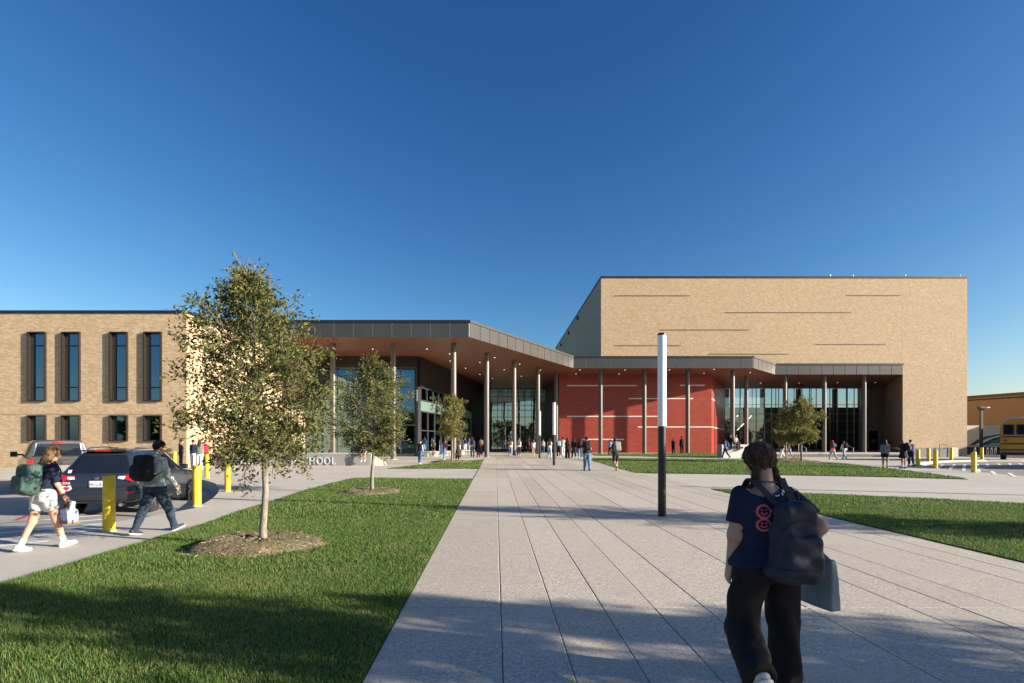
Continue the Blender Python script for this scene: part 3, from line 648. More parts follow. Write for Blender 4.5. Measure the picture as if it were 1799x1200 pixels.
MB().box(W(1740, 0, YL).x, W(1800, 0, YL).x, YL-.024, YL-.019, W(0, 780.8, YL).z, W(0, 779.4, YL).z).build('mural_line', m_plain('mural_cream', (.55, .48, .38), .6), low)
for k, x in enumerate((1712, 1734, 1741, 1748)):
    p = G(x, 803.5); h = .95
    t = MB().tube([(p.x-.05, p.y, p.z-.05), (p.x-.05, p.y, p.z+h-.15), (p.x, p.y+.0, p.z+h), (p.x+.35, p.y+.25, p.z+h), (p.x+.4, p.y+.3, p.z+h-.15), (p.x+.4, p.y+.3, p.z-.05)], .028, 6).build('bike_rack', MULLP, smooth=True)
    tag(t, ('leftmost', 'second', 'third', 'rightmost')[k]+' grey steel bike rack hoop before the painted wall', 'bike rack', 'bike racks by the painted wall')
fl = empty('flood_lamp', (W(1724, 0, 61).x, 61, gz(58, 61)), label='black twin-head flood lamp on a post above the beige wall', cat='lamp')
a = W(1723.8, 747, 61); b = W(1723.8, 722, 61); fb = m_plain('lamp_black', (.009, .008, .008), .6)
MB().box(a.x-.12, a.x+.12, 60.88, 61.12, gz(58, 61)-.3, b.z).build('post', fb, fl)
MB().add([(a.x-.12, 60.88, b.z), (a.x+.12, 60.88, b.z), (a.x+.12, 61.12, b.z), (a.x-.12, 61.12, b.z), (a.x-.3, 60.8, b.z+.3), (a.x+.3, 60.8, b.z+.3), (a.x+.3, 61.2, b.z+.3), (a.x-.3, 61.2, b.z+.3)], [(0, 1, 5, 4), (1, 2, 6, 5), (2, 3, 7, 6), (3, 0, 4, 7), (4, 5, 6, 7)]).build('bracket', fb, fl)
hd = MB().box(a.x-.32, a.x+.3, 60.7, 61.25, b.z+.305, b.z+.5).build('lamp_head', fb, fl)
h2 = MB().box(a.x+.32, a.x+.85, 60.7, 61.25, b.z+.3, b.z+.48).build('lamp_head', fb, fl); MB().box(a.x+.42, a.x+.75, 60.69, 60.7, b.z+.34, b.z+.44).build('lens', MULLP, h2)
# ramp wall with rail right of the steps
YR = 53.2; rw = empty('ramp_wall', (W(1636, 0, YR).x, YR, gz(45, YR)), label='low ramp wall in shaded grey with a handrail at the foot of the auditorium', cat='wall')
xa, xb = W(1600, 0, YR).x, W(1666, 0, YR).x; zr = W(0, 786.5, YR).z
MB().box(xa, xb, YR, YR+.3, -.4, zr).build('wall_panel', m_plain('shaded_wall_concrete', (.20, .20, .215), .8), rw)  # blue grey tone is the wall's shade put into its colour
MB().box(xb+.003, xb+1.0, YR-.05, YR+.4, -.4, zr+.02).build('end_pier', KERB, rw)
MB().tube([(W(1649, 0, YR).x, YR-.12, -.1), (W(1649, 0, YR).x, YR-.12, W(0, 780.5, YR).z), (W(1654, 0, YR).x, YR-.12, W(0, 780, YR).z), (W(1667, 0, YR).x, YR-.12, W(0, 786, YR).z)], .03, 6).build('handrail', MULL, rw, smooth=True)
p = G(1572, 795); sp = MB().tube([(p.x, 54.5, .2), (p.x, 54.5, W(0, 781, 54.5).z)], .05, 8).build('rail_post', MULLP); tag(sp, 'white rail post at the right end of the steps', 'post')
for px, lab in ((1491, 'slim steel handrail on the steps beside the student in white'), (1409, 'slim steel handrail on the steps behind the right-hand small trees')):
    x = W(px, 0, 54.3).x; hr = MB().tube([(x, 53.6, .05), (x, 53.6, .95), (x, 54.9, 1.35), (x, 54.9, .4)], .03, 6).build('handrail', MULLP, smooth=True); tag(hr, lab, 'handrail')

# ------------------------------------------------------------------ lettered concrete walls
def text_mesh(body, size, extrude):
    cu = bpy.data.curves.new('t', 'FONT'); cu.body = body; cu.size = size; cu.extrude = extrude; cu.align_x = 'CENTER'; cu.resolution_u = 3
    ob = bpy.data.objects.new('t', cu); COL.objects.link(ob); bpy.context.view_layer.update()
    dg = bpy.context.evaluated_depsgraph_get(); me = bpy.data.meshes.new_from_object(ob.evaluated_get(dg)); bpy.data.objects.remove(ob, do_unlink=True)
    return me
def letter(ch, px, py, Y, size, mat, parent, sx=1.0):
    me = text_mesh(ch, size, .02); c = W(px, py, Y); off = wl(parent)
    for v in me.vertices: v.co = Vector((v.co.x*sx+c.x-off.x, -v.co.z+c.y-off.y, v.co.y+c.z-off.z))
    return link_mesh('letter', me, mat, parent)
YS = 30.0; sw = empty('sign_wall', (W(500, 0, YS).x, YS, gz(0, YS)), label='low grey concrete wall with pale letters reading HIGH SCHOOL', cat='wall')
xs0, xs1 = -16.68, W(668, 0, YS).x; zsw = W(0, 797.5, YS).z
GREYC = mk_concrete('sign_concrete', (.30, .295, .29), var=.08)
MB().box(xs0, xs1-.55, YS, YS+.45, 0, zsw).build('wall_body', GREYC, sw)
MB().box(xs0, xs1-.5, YS-.02, YS+.47, zsw+.003, zsw+.06).build('wall_cap', WALLC, sw)
MB().prism([(xs1-.547, YS), (xs1+.35, YS+.1), (xs1-.05, YS+.45), (xs1-.547, YS+.45)], 0, lambda x, y: zsw-.02 if x < xs1-.5 else .42).build('end_block', KERB, sw)
LET = m_plain('pale_letter', (.62, .66, .70), .4, .2)
for ch, px in list(zip('I', (372,)))+list(zip('EAR', (414, 427, 440)))+list(zip('HIGH', (478, 487, 497, 509)))+list(zip('SCHOOL', (524, 536, 548, 561.5, 574.5, 586))):
    letter(ch, px, 816.0, YS-.03, .62, LET, sw, .82)
YS2 = 42.0; s2 = empty('sign_wall', (20.5, YS2, gz(20, YS2)), label='white concrete sign wall with small black letters beside the red wall', cat='wall')
xs0, xs1 = W(1268.5, 0, YS2).x, W(1348, 0, YS2).x; z2 = W(0, 781, YS2).z
MB().box(xs0, xs1, YS2, YS2+.6, -.2, z2).build('wall_body', m_plain('white_concrete', (.72, .68, .61), .8, var=.05), s2)
MB().box(xs0-.13, xs0-.003, YS2+.1, YS2+.6, -.2, z2-.05).build('end_plate', GREYP, s2)
BLK = m_plain('black_letter', (.02, .02, .02), .5)
for ch, px in zip('JACC', (1284, 1286.4, 1288.8, 1291)): letter(ch, px, 788, YS2-.02, .22, BLK, s2)
for k, ch in enumerate('AUDITORIUM'): letter(ch, 1293.4+k*1.28, 788, YS2-.02, .21, BLK, s2, .5)

# ------------------------------------------------------------------ light columns, bollards, benches
POLEB = m_plain('pole_black', (.022, .020, .020), .4, .3); LENS = m_plain('pole_lens', (.80, .82, .84), .35, 0, var=.03)
def light_column(px, py, ztop_px, zj_px, r, label, XY=None):
    p = G(px, py) if XY is None else Vector((*XY, gz(*XY))); Y = p.y
    t = empty('light_column', p, label=label, cat='lamp post', group='light columns along the walkway')
    z1 = W(0, ztop_px, Y).z if XY is None else p.z+3.73; zj = W(0, zj_px, Y).z if XY is None else p.z+1.84
    MB().tube([(p.x, Y, p.z-.02), (p.x, Y, zj)], r*.92, 20).build('base_section', POLEB, t, smooth=True)
    MB().tube([(p.x, Y, zj+.002), (p.x, Y, z1-.05)], r, 20).build('lens', LENS, t, smooth=True)
    MB().tube([(p.x, Y, z1-.048), (p.x, Y, z1-.01), (p.x, Y, z1)], [r*1.02, r*1.02, r*.9], 20).build('cap', POLEB, t, smooth=True)
light_column(1163, 908, 585.5, 749, .088, 'tall near light column, black below and white above')
light_column(973.5, 818, 706, 763.7, .09, 'middle black and white light column before the red wall')
light_column(948, 805, 721.5, 764.6, .09, 'farthest black and white light column near the entrance')
light_column(0, 0, 0, 0, .09, 'light column standing off to the right of the near lawn', XY=(19.0, 13.2))
YEL = m_plain('bollard_yellow', (.70, .49, .02), .55, 0, var=.2, scale=9)
def bollard(px, py, label, g, r=.092, h=.97):
    p = G(px, py, fn=gmax if px < 800 else gz)
    t = empty('bollard', p, label=label, cat='bollard', group=g)
    MB().tube([(p.x, p.y, p.z-.02), (p.x, p.y, p.z+h-.04), (p.x, p.y, p.z+h-.015), (p.x, p.y, p.z+h)], [r, r, r*.95, r*.7], 20).build('sleeve', YEL, t, smooth=True)
    MB().tube([(p.x, p.y, p.z-.01), (p.x, p.y, p.z+.012)], r+.02, 20).build('collar', KERB, t)
gl = 'yellow bollards by the drop-off lane'; gr = 'yellow bollards by the bus lane'
bollard(191.5, 933, 'nearest large yellow bollard in front of the grey car', gl)
bollard(346, 889, 'yellow bollard just right of the man in the grey hoodie', gl)
bollard(400, 863.5, 'yellow bollard nearest the trunk of the big tree', gl, .085)
bollard(363.5, 839.6, 'yellow bollard in front of the student in red', gl, .085)
bollard(307, 830, 'yellow bollard beside the woman in brown by the brick wing', gl, .085)
for px, py, lb in [(1612.5, 819.3, 'yellow bollard right beside the woman in black'), (1631, 813.3, 'yellow bollard, second from the woman in black, before the ramp wall'), (1643.4, 823, 'shaded yellow bollard left of the hatched lane bars'), (1671, 811.3, 'yellow bollard by the pale end pier of the ramp wall'), (1710.7, 830, 'large shaded yellow bollard standing nearest, before the bus'), (1724.7, 810.4, 'yellow bollard in front of the bike racks')]:
    bollard(px, py, lb, gr, .1)
def bench(px0, px1, py, label):
    a, b = G(px0, py), G(px1, py); z = a.z; t = empty('bench', ((a.x+b.x)/2, a.y, z), label=label, cat='bench', group='white benches before the hall')
    MB().box(a.x, b.x, a.y, a.y+.5, z+.36, z+.45).build('seat', m_plain('bench_white', (.74, .70, .62), .7), t)
    MB().box(a.x+.08, a.x+.35, a.y+.05, a.y+.45, z, z+.357).build('leg', m_plain('bench_white', (.74, .70, .62), .7), t); MB().box(b.x-.35, b.x-.08, a.y+.05, a.y+.45, z, z+.357).build('leg', m_plain('bench_white', (.74, .70, .62), .7), t)
bench(745, 770, 802, 'white bench left of the small round tree'); bench(783, 795, 801, 'short white bench partly behind the small tree trunk'); bench(810, 834, 799, 'white bench right of the small tree behind the students')

# ------------------------------------------------------------------ trees
BARK = None
def mk_bark():
    g = NG('oak_bark'); o = g.obj(); n = g.noise(g.scale(o, (1, 1, .25)), 26, 5, .7); m = g.noise(g.scale(o, (1, 1, .5)), 5, 3)
    c = g.ramp(n, [(.3, (.13, .11, .09)), (.6, (.26, .23, .19))]); c = g.mix(g.ramp(m, [(.5, 0), (.7, .5)]), c, (.31, .275, .23))
    g.col(c); g.bump(n, .7, .01); return g.set(.9, 0, .2)
BARK = mk_bark()
LIMB = m_plain('oak_twig', (.17, .145, .115), .9, scale=30)
LEAF = mk_blade('oak_leaf', [(0, (.040, .056, .014)), (.45, (.082, .10, .024)), (.8, (.155, .16, .045)), (.985, (.22, .21, .08)), (.992, (.30, .10, .03)), (1, (.32, .12, .04))], .3, (.20, .195, .06))
LEAF2 = mk_blade('pale_leaf', [(0, (.075, .082, .022)), (.45, (.145, .15, .038)), (.8, (.235, .22, .065)), (1, (.36, .31, .11))], .3)
def perp(d):
    d = np.asarray(d); a = np.array([0, 0, 1.]) if abs(d[2]) < .9 else np.array([1., 0, 0]); u = np.cross(d, a); u /= np.linalg.norm(u); return u, np.cross(d, u)
def leaves_at(P, D, rng, ln, wd):
    """rhombic folded leaves: P base points, D directions"""
    n = len(P); D = D/np.linalg.norm(D, axis=1)[:, None]; r = rng.normal(size=(n, 3)); S = np.cross(D, r); S /= np.linalg.norm(S, axis=1)[:, None]; N = np.cross(S, D)
    l = (ln*rng.uniform(.65, 1.25, n))[:, None]; w = (wd*rng.uniform(.7, 1.2, n))[:, None]
    V = np.stack([P, P+D*l*.5+S*w*.5+N*w*.22, P+D*l, P+D*l*.5-S*w*.5+N*w*.22], 1).reshape(-1, 3)
    i = np.arange(n)[:, None]*4; Fc = np.concatenate([i+np.array([[0, 1, 2]]), i+np.array([[0, 2, 3]])])
    return V, Fc
def make_tree(loc, hgt, cb, rmax, trunk_r, seed, label, group, nbr=60, lpt=26, ln=.062, wd=.024, lean=(0, 0), mat=None, peak=.3, top=1.0, tw_per=9, leafless_tip=.25, loose=1.0):
    rng = np.random.default_rng(seed); t = empty('oak_tree', loc, label=label, cat='tree', group=group)
    tr = MB(); n = 14; path = []; rad = []
    for i in range(n+1):
        u = i/n; z = hgt*.985*u; wob = .018*np.sin(u*9+seed)+.01*np.sin(u*23+seed*2)
        path.append((lean[0]*u**2+wob, lean[1]*u**2+wob*.6, z-.06 if i == 0 else z)); rad.append(max(.004, trunk_r*(1.25 if i == 0 else 1.0)*(1-u)**.8))
    tr.tube(path, rad, 10); tr.build('trunk', BARK, t, smooth=True, local=True)
    lead = lambda z: np.array([np.interp(z, [p[2] for p in path], [p[k] for p in path]) for k in (0, 1)]+[z])
    limbs = MB(); LP, LD = [], []; ga = 2.39996
    def R_(u): return rmax*(min(1.0, .55+u/peak*.45) if u < peak else max(0.04, ((1-u)/(1-peak)))**1.12*top+.02)
    for b in range(nbr):
        u = (b+.5)/nbr; u = u**1.35; z0 = cb+(hgt*.97-cb)*u*.96; a = b*ga+rng.uniform(-.4, .4)
        el = math.radians(-2+50*u+rng.uniform(-12, 14)); L = R_(u)/max(.35, math.cos(el))*rng.uniform(.62, 1.12)*(1.22 if rng.random() < .10*loose and u < .7 else 1)
        L = min(L, R_(u)*1.7); d = np.array([math.cos(a)*math.cos(el), math.sin(a)*math.cos(el), math.sin(el)]); p = lead(z0); pts = [p.copy()]
        m = 6
        for k in range(m):
            d = d+rng.normal(size=3)*.11+np.array([0, 0, -.02 if u < .3 else .03]); d /= np.linalg.norm(d); p = p+d*L/m; pts.append(p.copy())
        br = max(.0045, trunk_r*.34*(1-u*.7)); limbs.tube(pts, [br*(1-.85*k/m) for k in range(m+1)], 4, cap=False)
        nt_ = max(3, int(tw_per*(.5+L/rmax*.6)))
        for q in range(nt_):
            s = (q+.8)/nt_*.98; s = .12+.88*s; i = min(m-1, int(s*m)); f = s*m-i; base = pts[i]*(1-f)+pts[i+1]*f; dd = pts[i+1]-pts[i]; dd /= np.linalg.norm(dd)
            u1, u2 = perp(dd); an = rng.uniform(0, 2*math.pi); td = dd*rng.uniform(.3, .9)+(u1*math.cos(an)+u2*math.sin(an))*rng.uniform(.6, 1.1); td[2] += .12; td /= np.linalg.norm(td)
            tl = rng.uniform(.12, .34)*(.6+.5*rmax)*(1.0 if s < .9 else .8); end = base+td*tl
            limbs.tube([base, base+td*tl*.5+rng.normal(size=3)*.012, end], [.0045, .0035, .0018], 3, cap=False)
            k = max(4, int(lpt*rng.uniform(.55, 1.4))); ss = rng.uniform(.1, 1.03, k)[:, None]
            P = base+td*tl*ss+rng.normal(size=(k, 3))*.035*(.6+.4*rmax); D = td*.7+rng.normal(size=(k, 3))*.75; LP.append(P); LD.append(D)
    limbs.build('limbs', LIMB, t, local=True)
    V, Fc = leaves_at(np.concatenate(LP), np.concatenate(LD), rng, ln, wd)
    o = np_mesh('crown', V, Fc, mat or LEAF, t); o['kind'] = 'stuff'
    return t
def mulch_mat():
    g = NG('mulch'); p = g.obj(); n = g.noise(p, 30, 4, .7); m = g.noise(p, 3, 3)
    c = g.ramp(n, [(.3, (.06, .043, .028)), (.5, (.20, .155, .10)), (.7, (.38, .32, .21))]); g.col(g.mix(g.ramp(m, [(.45, 0), (.7, .55)]), c, (.10, .13, .04))); g.bump(n, 1, .03); return g.set(.95, 0, .1)
MULCH = mulch_mat(); CHIP = mk_blade('straw_chip', [(0, (.06, .04, .025)), (.4, (.17, .125, .075)), (.75, (.36, .29, .18)), (1, (.48, .41, .28))], .1)
def mulch_ring(c, rx, ry, h, seed, label):
    rng = np.random.default_rng(seed); n, m = 40, 12; V, Fc = [], []
    ph = rng.uniform(0, 6, 4)
    edge = lambda a: 1+.10*math.sin(2*a+ph[0])+.06*math.sin(5*a+ph[1])
    def zf(r, a): return h*((1-max(0, r-.0)**2.2)*.75+.32*math.exp(-((r-.68)/.22)**2)*(1+.5*math.sin(a+ph[2])))*(1 if r < .98 else 0)+.02
    t = empty('mulch_ring', c, label=label, cat='mulch', group='mulch rings round the trees')
    for j in range(m+1):
        for i in range(n):
            a = 2*math.pi*i/n; r = j/m; e = edge(a); V.append((rx*r*e*math.cos(a), ry*r*e*math.sin(a), zf(r, a)+rng.normal()*.017*(r < .98)-(0.03 if j == m else 0)))
    for j in range(m):
        for i in range(n): Fc.append((j*n+i, j*n+(i+1) % n, (j+1)*n+(i+1) % n, (j+1)*n+i))
    np_mesh('mound', V, Fc, MULCH, t, smooth=True)
    k = int(1500*rx*ry); a = rng.uniform(0, 2*np.pi, k); r = np.sqrt(rng.uniform(0, 1.12, k)); P = np.array([(rx*q*edge(b)*math.cos(b), ry*q*edge(b)*math.sin(b), zf(min(q, .99), b) if q < 1 else .035) for q, b in zip(r, a)])
    D = rng.normal(size=(k, 3)); D[:, 2] *= .3; V2, F2 = leaves_at(P-D*.02, D, rng, .075, .012); o = np_mesh('straw', V2, F2, CHIP, t); o['kind'] = 'stuff'
T1 = G(466, 962); T2 = G(655, 866); T3 = G(794, 812); T4 = G(1408, 813); T5 = G(1381, 808.5)
gt = 'young oak trees on the lawns'
make_tree(T1, 4.10, 1.36, 1.30, .054, 11, 'largest nearest oak tree on the lawn beside the lettered wall', gt, nbr=112, lpt=20, ln=.072, wd=.03, lean=(-.30, 0), peak=.36, top=1.0, tw_per=11, loose=2.2)
make_tree(T2, 3.98, 1.32, 1.30, .055, 23, 'second oak tree on the left lawn, behind the largest one', gt, nbr=92, lpt=22, ln=.08, wd=.034, peak=.42, top=1.0, tw_per=10)
make_tree(T3, 4.5, 1.75, 1.35, .06, 31, 'small round tree on the triangular lawn before the glass hall', gt, nbr=70, lpt=24, ln=.11, wd=.05, peak=.45, top=1.05, mat=LEAF2, tw_per=9)
make_tree(T4, 4.15, 1.55, 1.45, .07, 47, 'tree with dark lower trunk on the right lawn, nearer of the pair', gt, nbr=66, lpt=24, ln=.12, wd=.055, peak=.45, mat=LEAF2, tw_per=9)
make_tree(T5, 3.7, 1.4, 1.3, .06, 53, 'tree on the right lawn, left and farther of the pair', gt, nbr=64, lpt=24, ln=.12, wd=.055, peak=.4, mat=LEAF2, tw_per=9)
def off_tree(xy, hgt, rmax, seed, label):
    make_tree(Vector((*xy, gz(*xy))), hgt, 1.3, rmax, .07, seed, label, gt, nbr=84, lpt=17, ln=.10, wd=.05, peak=.4, tw_per=9)
off_tree((14.6, 7.2), 4.6, 1.5, 61, 'oak tree on the near right lawn whose shade crosses the walkway')
off_tree((8.7, 1.1), 4.4, 1.15, 67, 'oak tree on the near right lawn beside the camera')
off_tree((13.4, .75), 4.4, 1.2, 71, 'oak tree on the near right lawn farther to the right of the camera')
for c, rx, ry, h, sd, lb in [(T1, .87, .76, .17, 3, 'large straw mulch ring round the nearest tree'), (T2, .95, .8, .11, 4, 'mulch ring round the second tree of the left lawn'), (T3, 1.5, 1.2, .13, 5, 'mulch ring on the triangular lawn'), (T4, 1.5, 1.1, .1, 6, 'mulch ring round the nearer tree of the right lawn'), (T5, 1.4, 1.1, .16, 8, 'mulch ring round the farther tree of the right lawn')]:
    mulch_ring(c+Vector((-.06, 0, 0)), rx, ry, h, sd, lb)
# woods behind the viewer (seen mirrored in the lobby glass) and far beyond the roofs
def wood(name, centres, label, mat):
    rng = np.random.default_rng(99); P, D = [], []
    for (x, y, r, h) in centres:
        k = 420; v = rng.normal(size=(k, 3)); v /= np.linalg.norm(v, axis=1)[:, None]; s = rng.uniform(.55, 1.05, k)[:, None]
        P.append(np.array([x, y, h*.58])+v*s*np.array([r, r, h*.46])); D.append(v+rng.normal(size=(k, 3))*.8)
    V, Fc = leaves_at(np.concatenate(P), np.concatenate(D), rng, 1.3, .9); o = np_mesh(name, V, Fc, mat); tag(o, label, 'trees', kind='stuff')
rr = np.random.default_rng(5)
wood('woodland', [(x+rr.uniform(-2, 2), -48+rr.uniform(-6, 6), rr.uniform(2.8, 4.6), rr.uniform(5.5, 10.5)) for x in range(-70, 130, 5)], 'dark row of trees across the street mirrored in the lobby glass', LEAF)

# ------------------------------------------------------------------ vehicles
def tri_patch(poly_uv, cut):
    bm = bmesh.new(); vs = [bm.verts.new((u, v, 0)) for u, v in poly_uv]; bm.faces.new(vs); bmesh.ops.triangulate(bm, faces=bm.faces[:]); return cut_patch(bm, cut)
def cut_patch(bm, cut):
    for ax in (0, 1):
        c = [v.co[ax] for v in bm.verts]; k = math.ceil(min(c)/cut)
        while k*cut < max(c):
            co = [0, 0, 0]; no = [0, 0, 0]; co[ax] = k*cut; no[ax] = 1
            bmesh.ops.bisect_plane(bm, geom=bm.verts[:]+bm.edges[:]+bm.faces[:], plane_co=co, plane_no=no, dist=1e-6); k += 1
    return bm
def decal(name, bm, bvh, o, u, v, d, off, mat, parent, thick=0.0):
    """drop a flat patch (u,v) along d onto a surface, off in front of it"""
    o, u, v, d = Vector(o), Vector(u), Vector(v), Vector(d).normalized(); dead = []
    for q in bm.verts:
        p = o+u*q.co.x+v*q.co.y; h, nrm, _, _ = bvh.ray_cast(p, d)
        if h is None: dead.append(q); continue
        q.co = h-d*off
    if dead: bmesh.ops.delete(bm, geom=dead, context='VERTS')
    if thick:
        r = bmesh.ops.extrude_face_region(bm, geom=bm.faces[:])
        for q in [g for g in r['geom'] if isinstance(g, bmesh.types.BMVert)]: q.co -= d*thick
    me = bpy.data.meshes.new(name); bm.to_mesh(me); bm.free(); return link_mesh(name, me, mat, parent, smooth=True)
def m_paint(name, c, metal=.55, rough=.28):
    if name in MATS: return MATS[name]
    g = NG(name); g.col(c); g.set(rough, metal, .5); g.b.inputs['Coat Weight'].default_value = .6; g.b.inputs['Coat Roughness'].default_value = .06
    n = g.noise(g.obj(), 2.5, 4); g.l(g.ramp(n, [(.3, rough*.8), (.75, rough*1.5)]), g.b.inputs['Roughness']); MATS[name] = g.m; return g.m
def loft(stations, n_sub=5):
    """stations rows: y, zbot, zbelt, ztop, wbot, wbelt, wtop -> full closed skin"""
    S = np.array(stations, float); ys = S[:, 0]; t = np.arange(len(ys)); tt = np.linspace(0, len(ys)-1, (len(ys)-1)*n_sub+1)
    def cr(a):
        out = []
        for q in tt:
            i = min(int(q), len(a)-2); f = q-i; p0, p1, p2, p3 = a[max(i-1, 0)], a[i], a[i+1], a[min(i+2, len(a)-1)]
            m1, m2 = (p2-p0)/2, (p3-p1)/2
            if (p2-p1)*(p1-p0) <= 0: m1 = 0
            if (p3-p2)*(p2-p1) <= 0: m2 = 0
            out.append((2*f**3-3*f**2+1)*p1+(f**3-2*f**2+f)*m1+(-2*f**3+3*f**2)*p2+(f**3-f**2)*m2)
        return np.array(out)
    A = np.stack([cr(S[:, k]) for k in range(7)], 1); rings = []
    for y, zb, ze, zt, wb, we, wt in A:
        g = max(zt-ze, .001); half = [(0, zb), (wb*.86, zb), (wb, zb+.10), (we+.025, zb+(ze-zb)*.55), (we+.015, ze-.06), (we-.005, ze), (wt+(we-wt)*.12, ze+g*.86), (wt-.06, zt-.01*min(1, g)), (wt*.55, zt+.012), (0, zt+.018)]
        for _ in range(2):
            q = [half[0]]
            for a, b in zip(half[:-1], half[1:]): q += [(a[0]*.75+b[0]*.25, a[1]*.75+b[1]*.25), (a[0]*.25+b[0]*.75, a[1]*.25+b[1]*.75)]
            half = q+[half[-1]]
        half = [h for k, h in enumerate(half) if k == 0 or k == len(half)-1 or h[0] > 1e-4]
        ring = [(x, y, z) for x, z in half]+[(-x, y, z) for x, z in half[-2:0:-1]]; rings.append(ring)
    n = len(rings[0]); V = [p for r in rings for p in r]; Fc = [(i*n+k, i*n+(k+1) % n, (i+1)*n+(k+1) % n, (i+1)*n+k) for i in range(len(rings)-1) for k in range(n)]
    Fc += [tuple(range(n-1, -1, -1)), tuple(range((len(rings)-1)*n, len(rings)*n))]
    return V, Fc
TYRE = m_plain('tyre_rubber', (.022, .021, .020), .8); RIM = m_plain('alloy_rim', (.35, .35, .36), .35, .8); GLS = m_plain('car_glass', (.008, .012, .02), .05, 0, spec=.5)
BLKP = m_plain('black_plastic', (.02, .02, .02), .55); LREDM = m_paint('tail_red', (.45, .012, .015), 0, .2); LCLR = m_plain('tail_clear', (.62, .64, .66), .2); CHROME = m_plain('chrome', (.7, .7, .72), .15, .95)
def wheel(parent, x, y, r, w, s):
    t = MB(); n = 26
    prof = [(-w/2, r*.80), (-w/2*.95, r*.95), (-w/4, r), (w/4, r), (w/2*.95, r*.95), (w/2, r*.80), (w/2, r*.66)]
    vs = [(x+a, y+b*math.cos(2*math.pi*k/n), r+b*math.sin(2*math.pi*k/n)) for a, b in prof for k in range(n)]
    fs = [(i*n+k, i*n+(k+1) % n, (i+1)*n+(k+1) % n, (i+1)*n+k) for i in range(len(prof)-1) for k in range(n)]+[tuple(range(n))]
    t.add(vs, fs); wo = t.build('wheel', TYRE, parent, smooth=True, local=True)
    q = MB(); xr_ = x+s*w*.42
    for k in range(5):
        a = 2*math.pi*k/5; q.obox((xr_, y+math.cos(a)*r*.34, r+math.sin(a)*r*.34), (.012, 0, 0), Vector((0, math.cos(a), math.sin(a)))*r*.32, Vector((0, -math.sin(a), math.cos(a)))*r*.09)
    q.tube([(xr_-.02, y, r), (xr_+.015, y, r)], r*.14, 12); q.build('rim', RIM, wo, local=True)
    d = MB().tube([(x-s*w*.1, y, r), (x-s*w*.05, y, r)], r*.66, n); d.build('brake_disc', BLKP, wo, local=True)
def suv():
    yaw = math.atan2(209, 900)
    pl = G(103, 889, fn=gd); t = empty('parked_car', (-9.70, 12.45, -.23), yaw, 'dark grey estate SUV parked in the drop-off lane, seen from behind', 'car')
    st = [(0, .46, .90, .93, .70, .80, .62), (.05, .36, .96, 1.0, .84, .875, .66), (.16, .32, 1.0, 1.13, .88, .90, .66), (.36, .30, 1.03, 1.47, .90, .91, .56), (.52, .30, 1.04, 1.585, .905, .915, .53), (1.1, .27, 1.04, 1.635, .91, .918, .55), (1.9, .25, 1.02, 1.64, .91, .918, .56), (2.6, .25, 1.0, 1.57, .91, .918, .55), (3.15, .25, .98, 1.22, .91, .915, .62), (3.45, .26, .97, 1.04, .905, .91, .68), (4.1, .28, .90, .95, .90, .90, .70), (4.42, .34, .78, .82, .82, .84, .62), (4.55, .42, .66, .7, .62, .66, .5)]
    V, Fc = loft(st); PG = m_paint('grey_car_paint', (.028, .036, .052), .35, .14)
    me = bpy.data.meshes.new('body'); me.from_pydata([tuple(v) for v in V], [], Fc); me.update(); link_mesh('body', me, PG, t, smooth=True)
    bv = BVHTree.FromPolygons([Vector(v) for v in V], Fc); X, Z, Yf = (1, 0, 0), (0, 0, 1), (0, 1, 0)
    rear = lambda nm, pts, mat, off=.006, th=0.0, par=t, cut=.06: decal(nm, tri_patch(pts, cut), bv, (0, -2, 0), X, Z, Yf, off, mat, par, th)
    rear('rear_window', [(-.62, 1.06), (.62, 1.06), (.665, 1.11), (.50, 1.49), (-.50, 1.49), (-.665, 1.11)], GLS)
    rear('lower_trim', [(-.86, .36), (.86, .36), (.87, .50), (.80, .56), (-.80, .56), (-.87, .50)], BLKP, .008)
    for s in (-1, 1):
        tl = rear('tail_light', [(s*.46, .93), (s*.62, .90), (s*.74, .84), (s*.895, .87), (s*.90, 1.0), (s*.80, 1.03), (s*.46, .99)][::s], LREDM, .012, .012)
        rear('reversing_lens', [(s*.44, .925), (s*.60, .905), (s*.62, .985), (s*.47, .985)][::s], LCLR, .028, .004)
        rear('reflector', [(s*.62, .545), (s*.80, .56), (s*.82, .61), (s*.66, .595)][::s], LREDM, .018, .006)
        side = lambda nm, pts, mat, off=.006: decal(nm, tri_patch(pts, .08), bv, (s*2, 0, 0), Yf, Z, (-s, 0, 0), off, mat, t)
        side('side_window', [(.58, 1.11), (1.02, 1.10), (1.02, 1.48), (.84, 1.46)], GLS); side('side_window', [(1.10, 1.09), (1.92, 1.07), (1.92, 1.53), (1.10, 1.50)], GLS); side('side_window', [(2.0, 1.07), (2.98, 1.06), (2.55, 1.47), (2.0, 1.53)], GLS)
        side('sill_trim', [(.9, .28), (3.2, .28), (3.2, .40), (.9, .40)], BLKP)
        for y in (.86, 3.55):
            MB().tube([(s*.80, y, .345), (s*.925, y, .345)], .405, 26).build('wheel_arch', BLKP, t, local=True); wheel(t, s*.835, y, .345, .215, s)
        MB().tube([(s*.50, .66, 1.61), (s*.52, .8, 1.67), (s*.535, 1.6, 1.69), (s*.535, 2.3, 1.655), (s*.52, 2.45, 1.59)], .018, 8).build('roof_rail', CHROME, t, smooth=True, local=True)
        mi = MB().obox((s*1.0, 2.75, 1.10), (.10, 0, 0), (0, .06, 0), (0, 0, .07)).build('mirror', PG, t, local=True)
    bpv = [(x, .015+.10*abs(x/.93)**3-yy, z) for z, yy in ((.40, .03), (.44, .065), (.60, .075), (.655, .05), (.665, .0)) for x in np.linspace(-.93, .93, 15)]
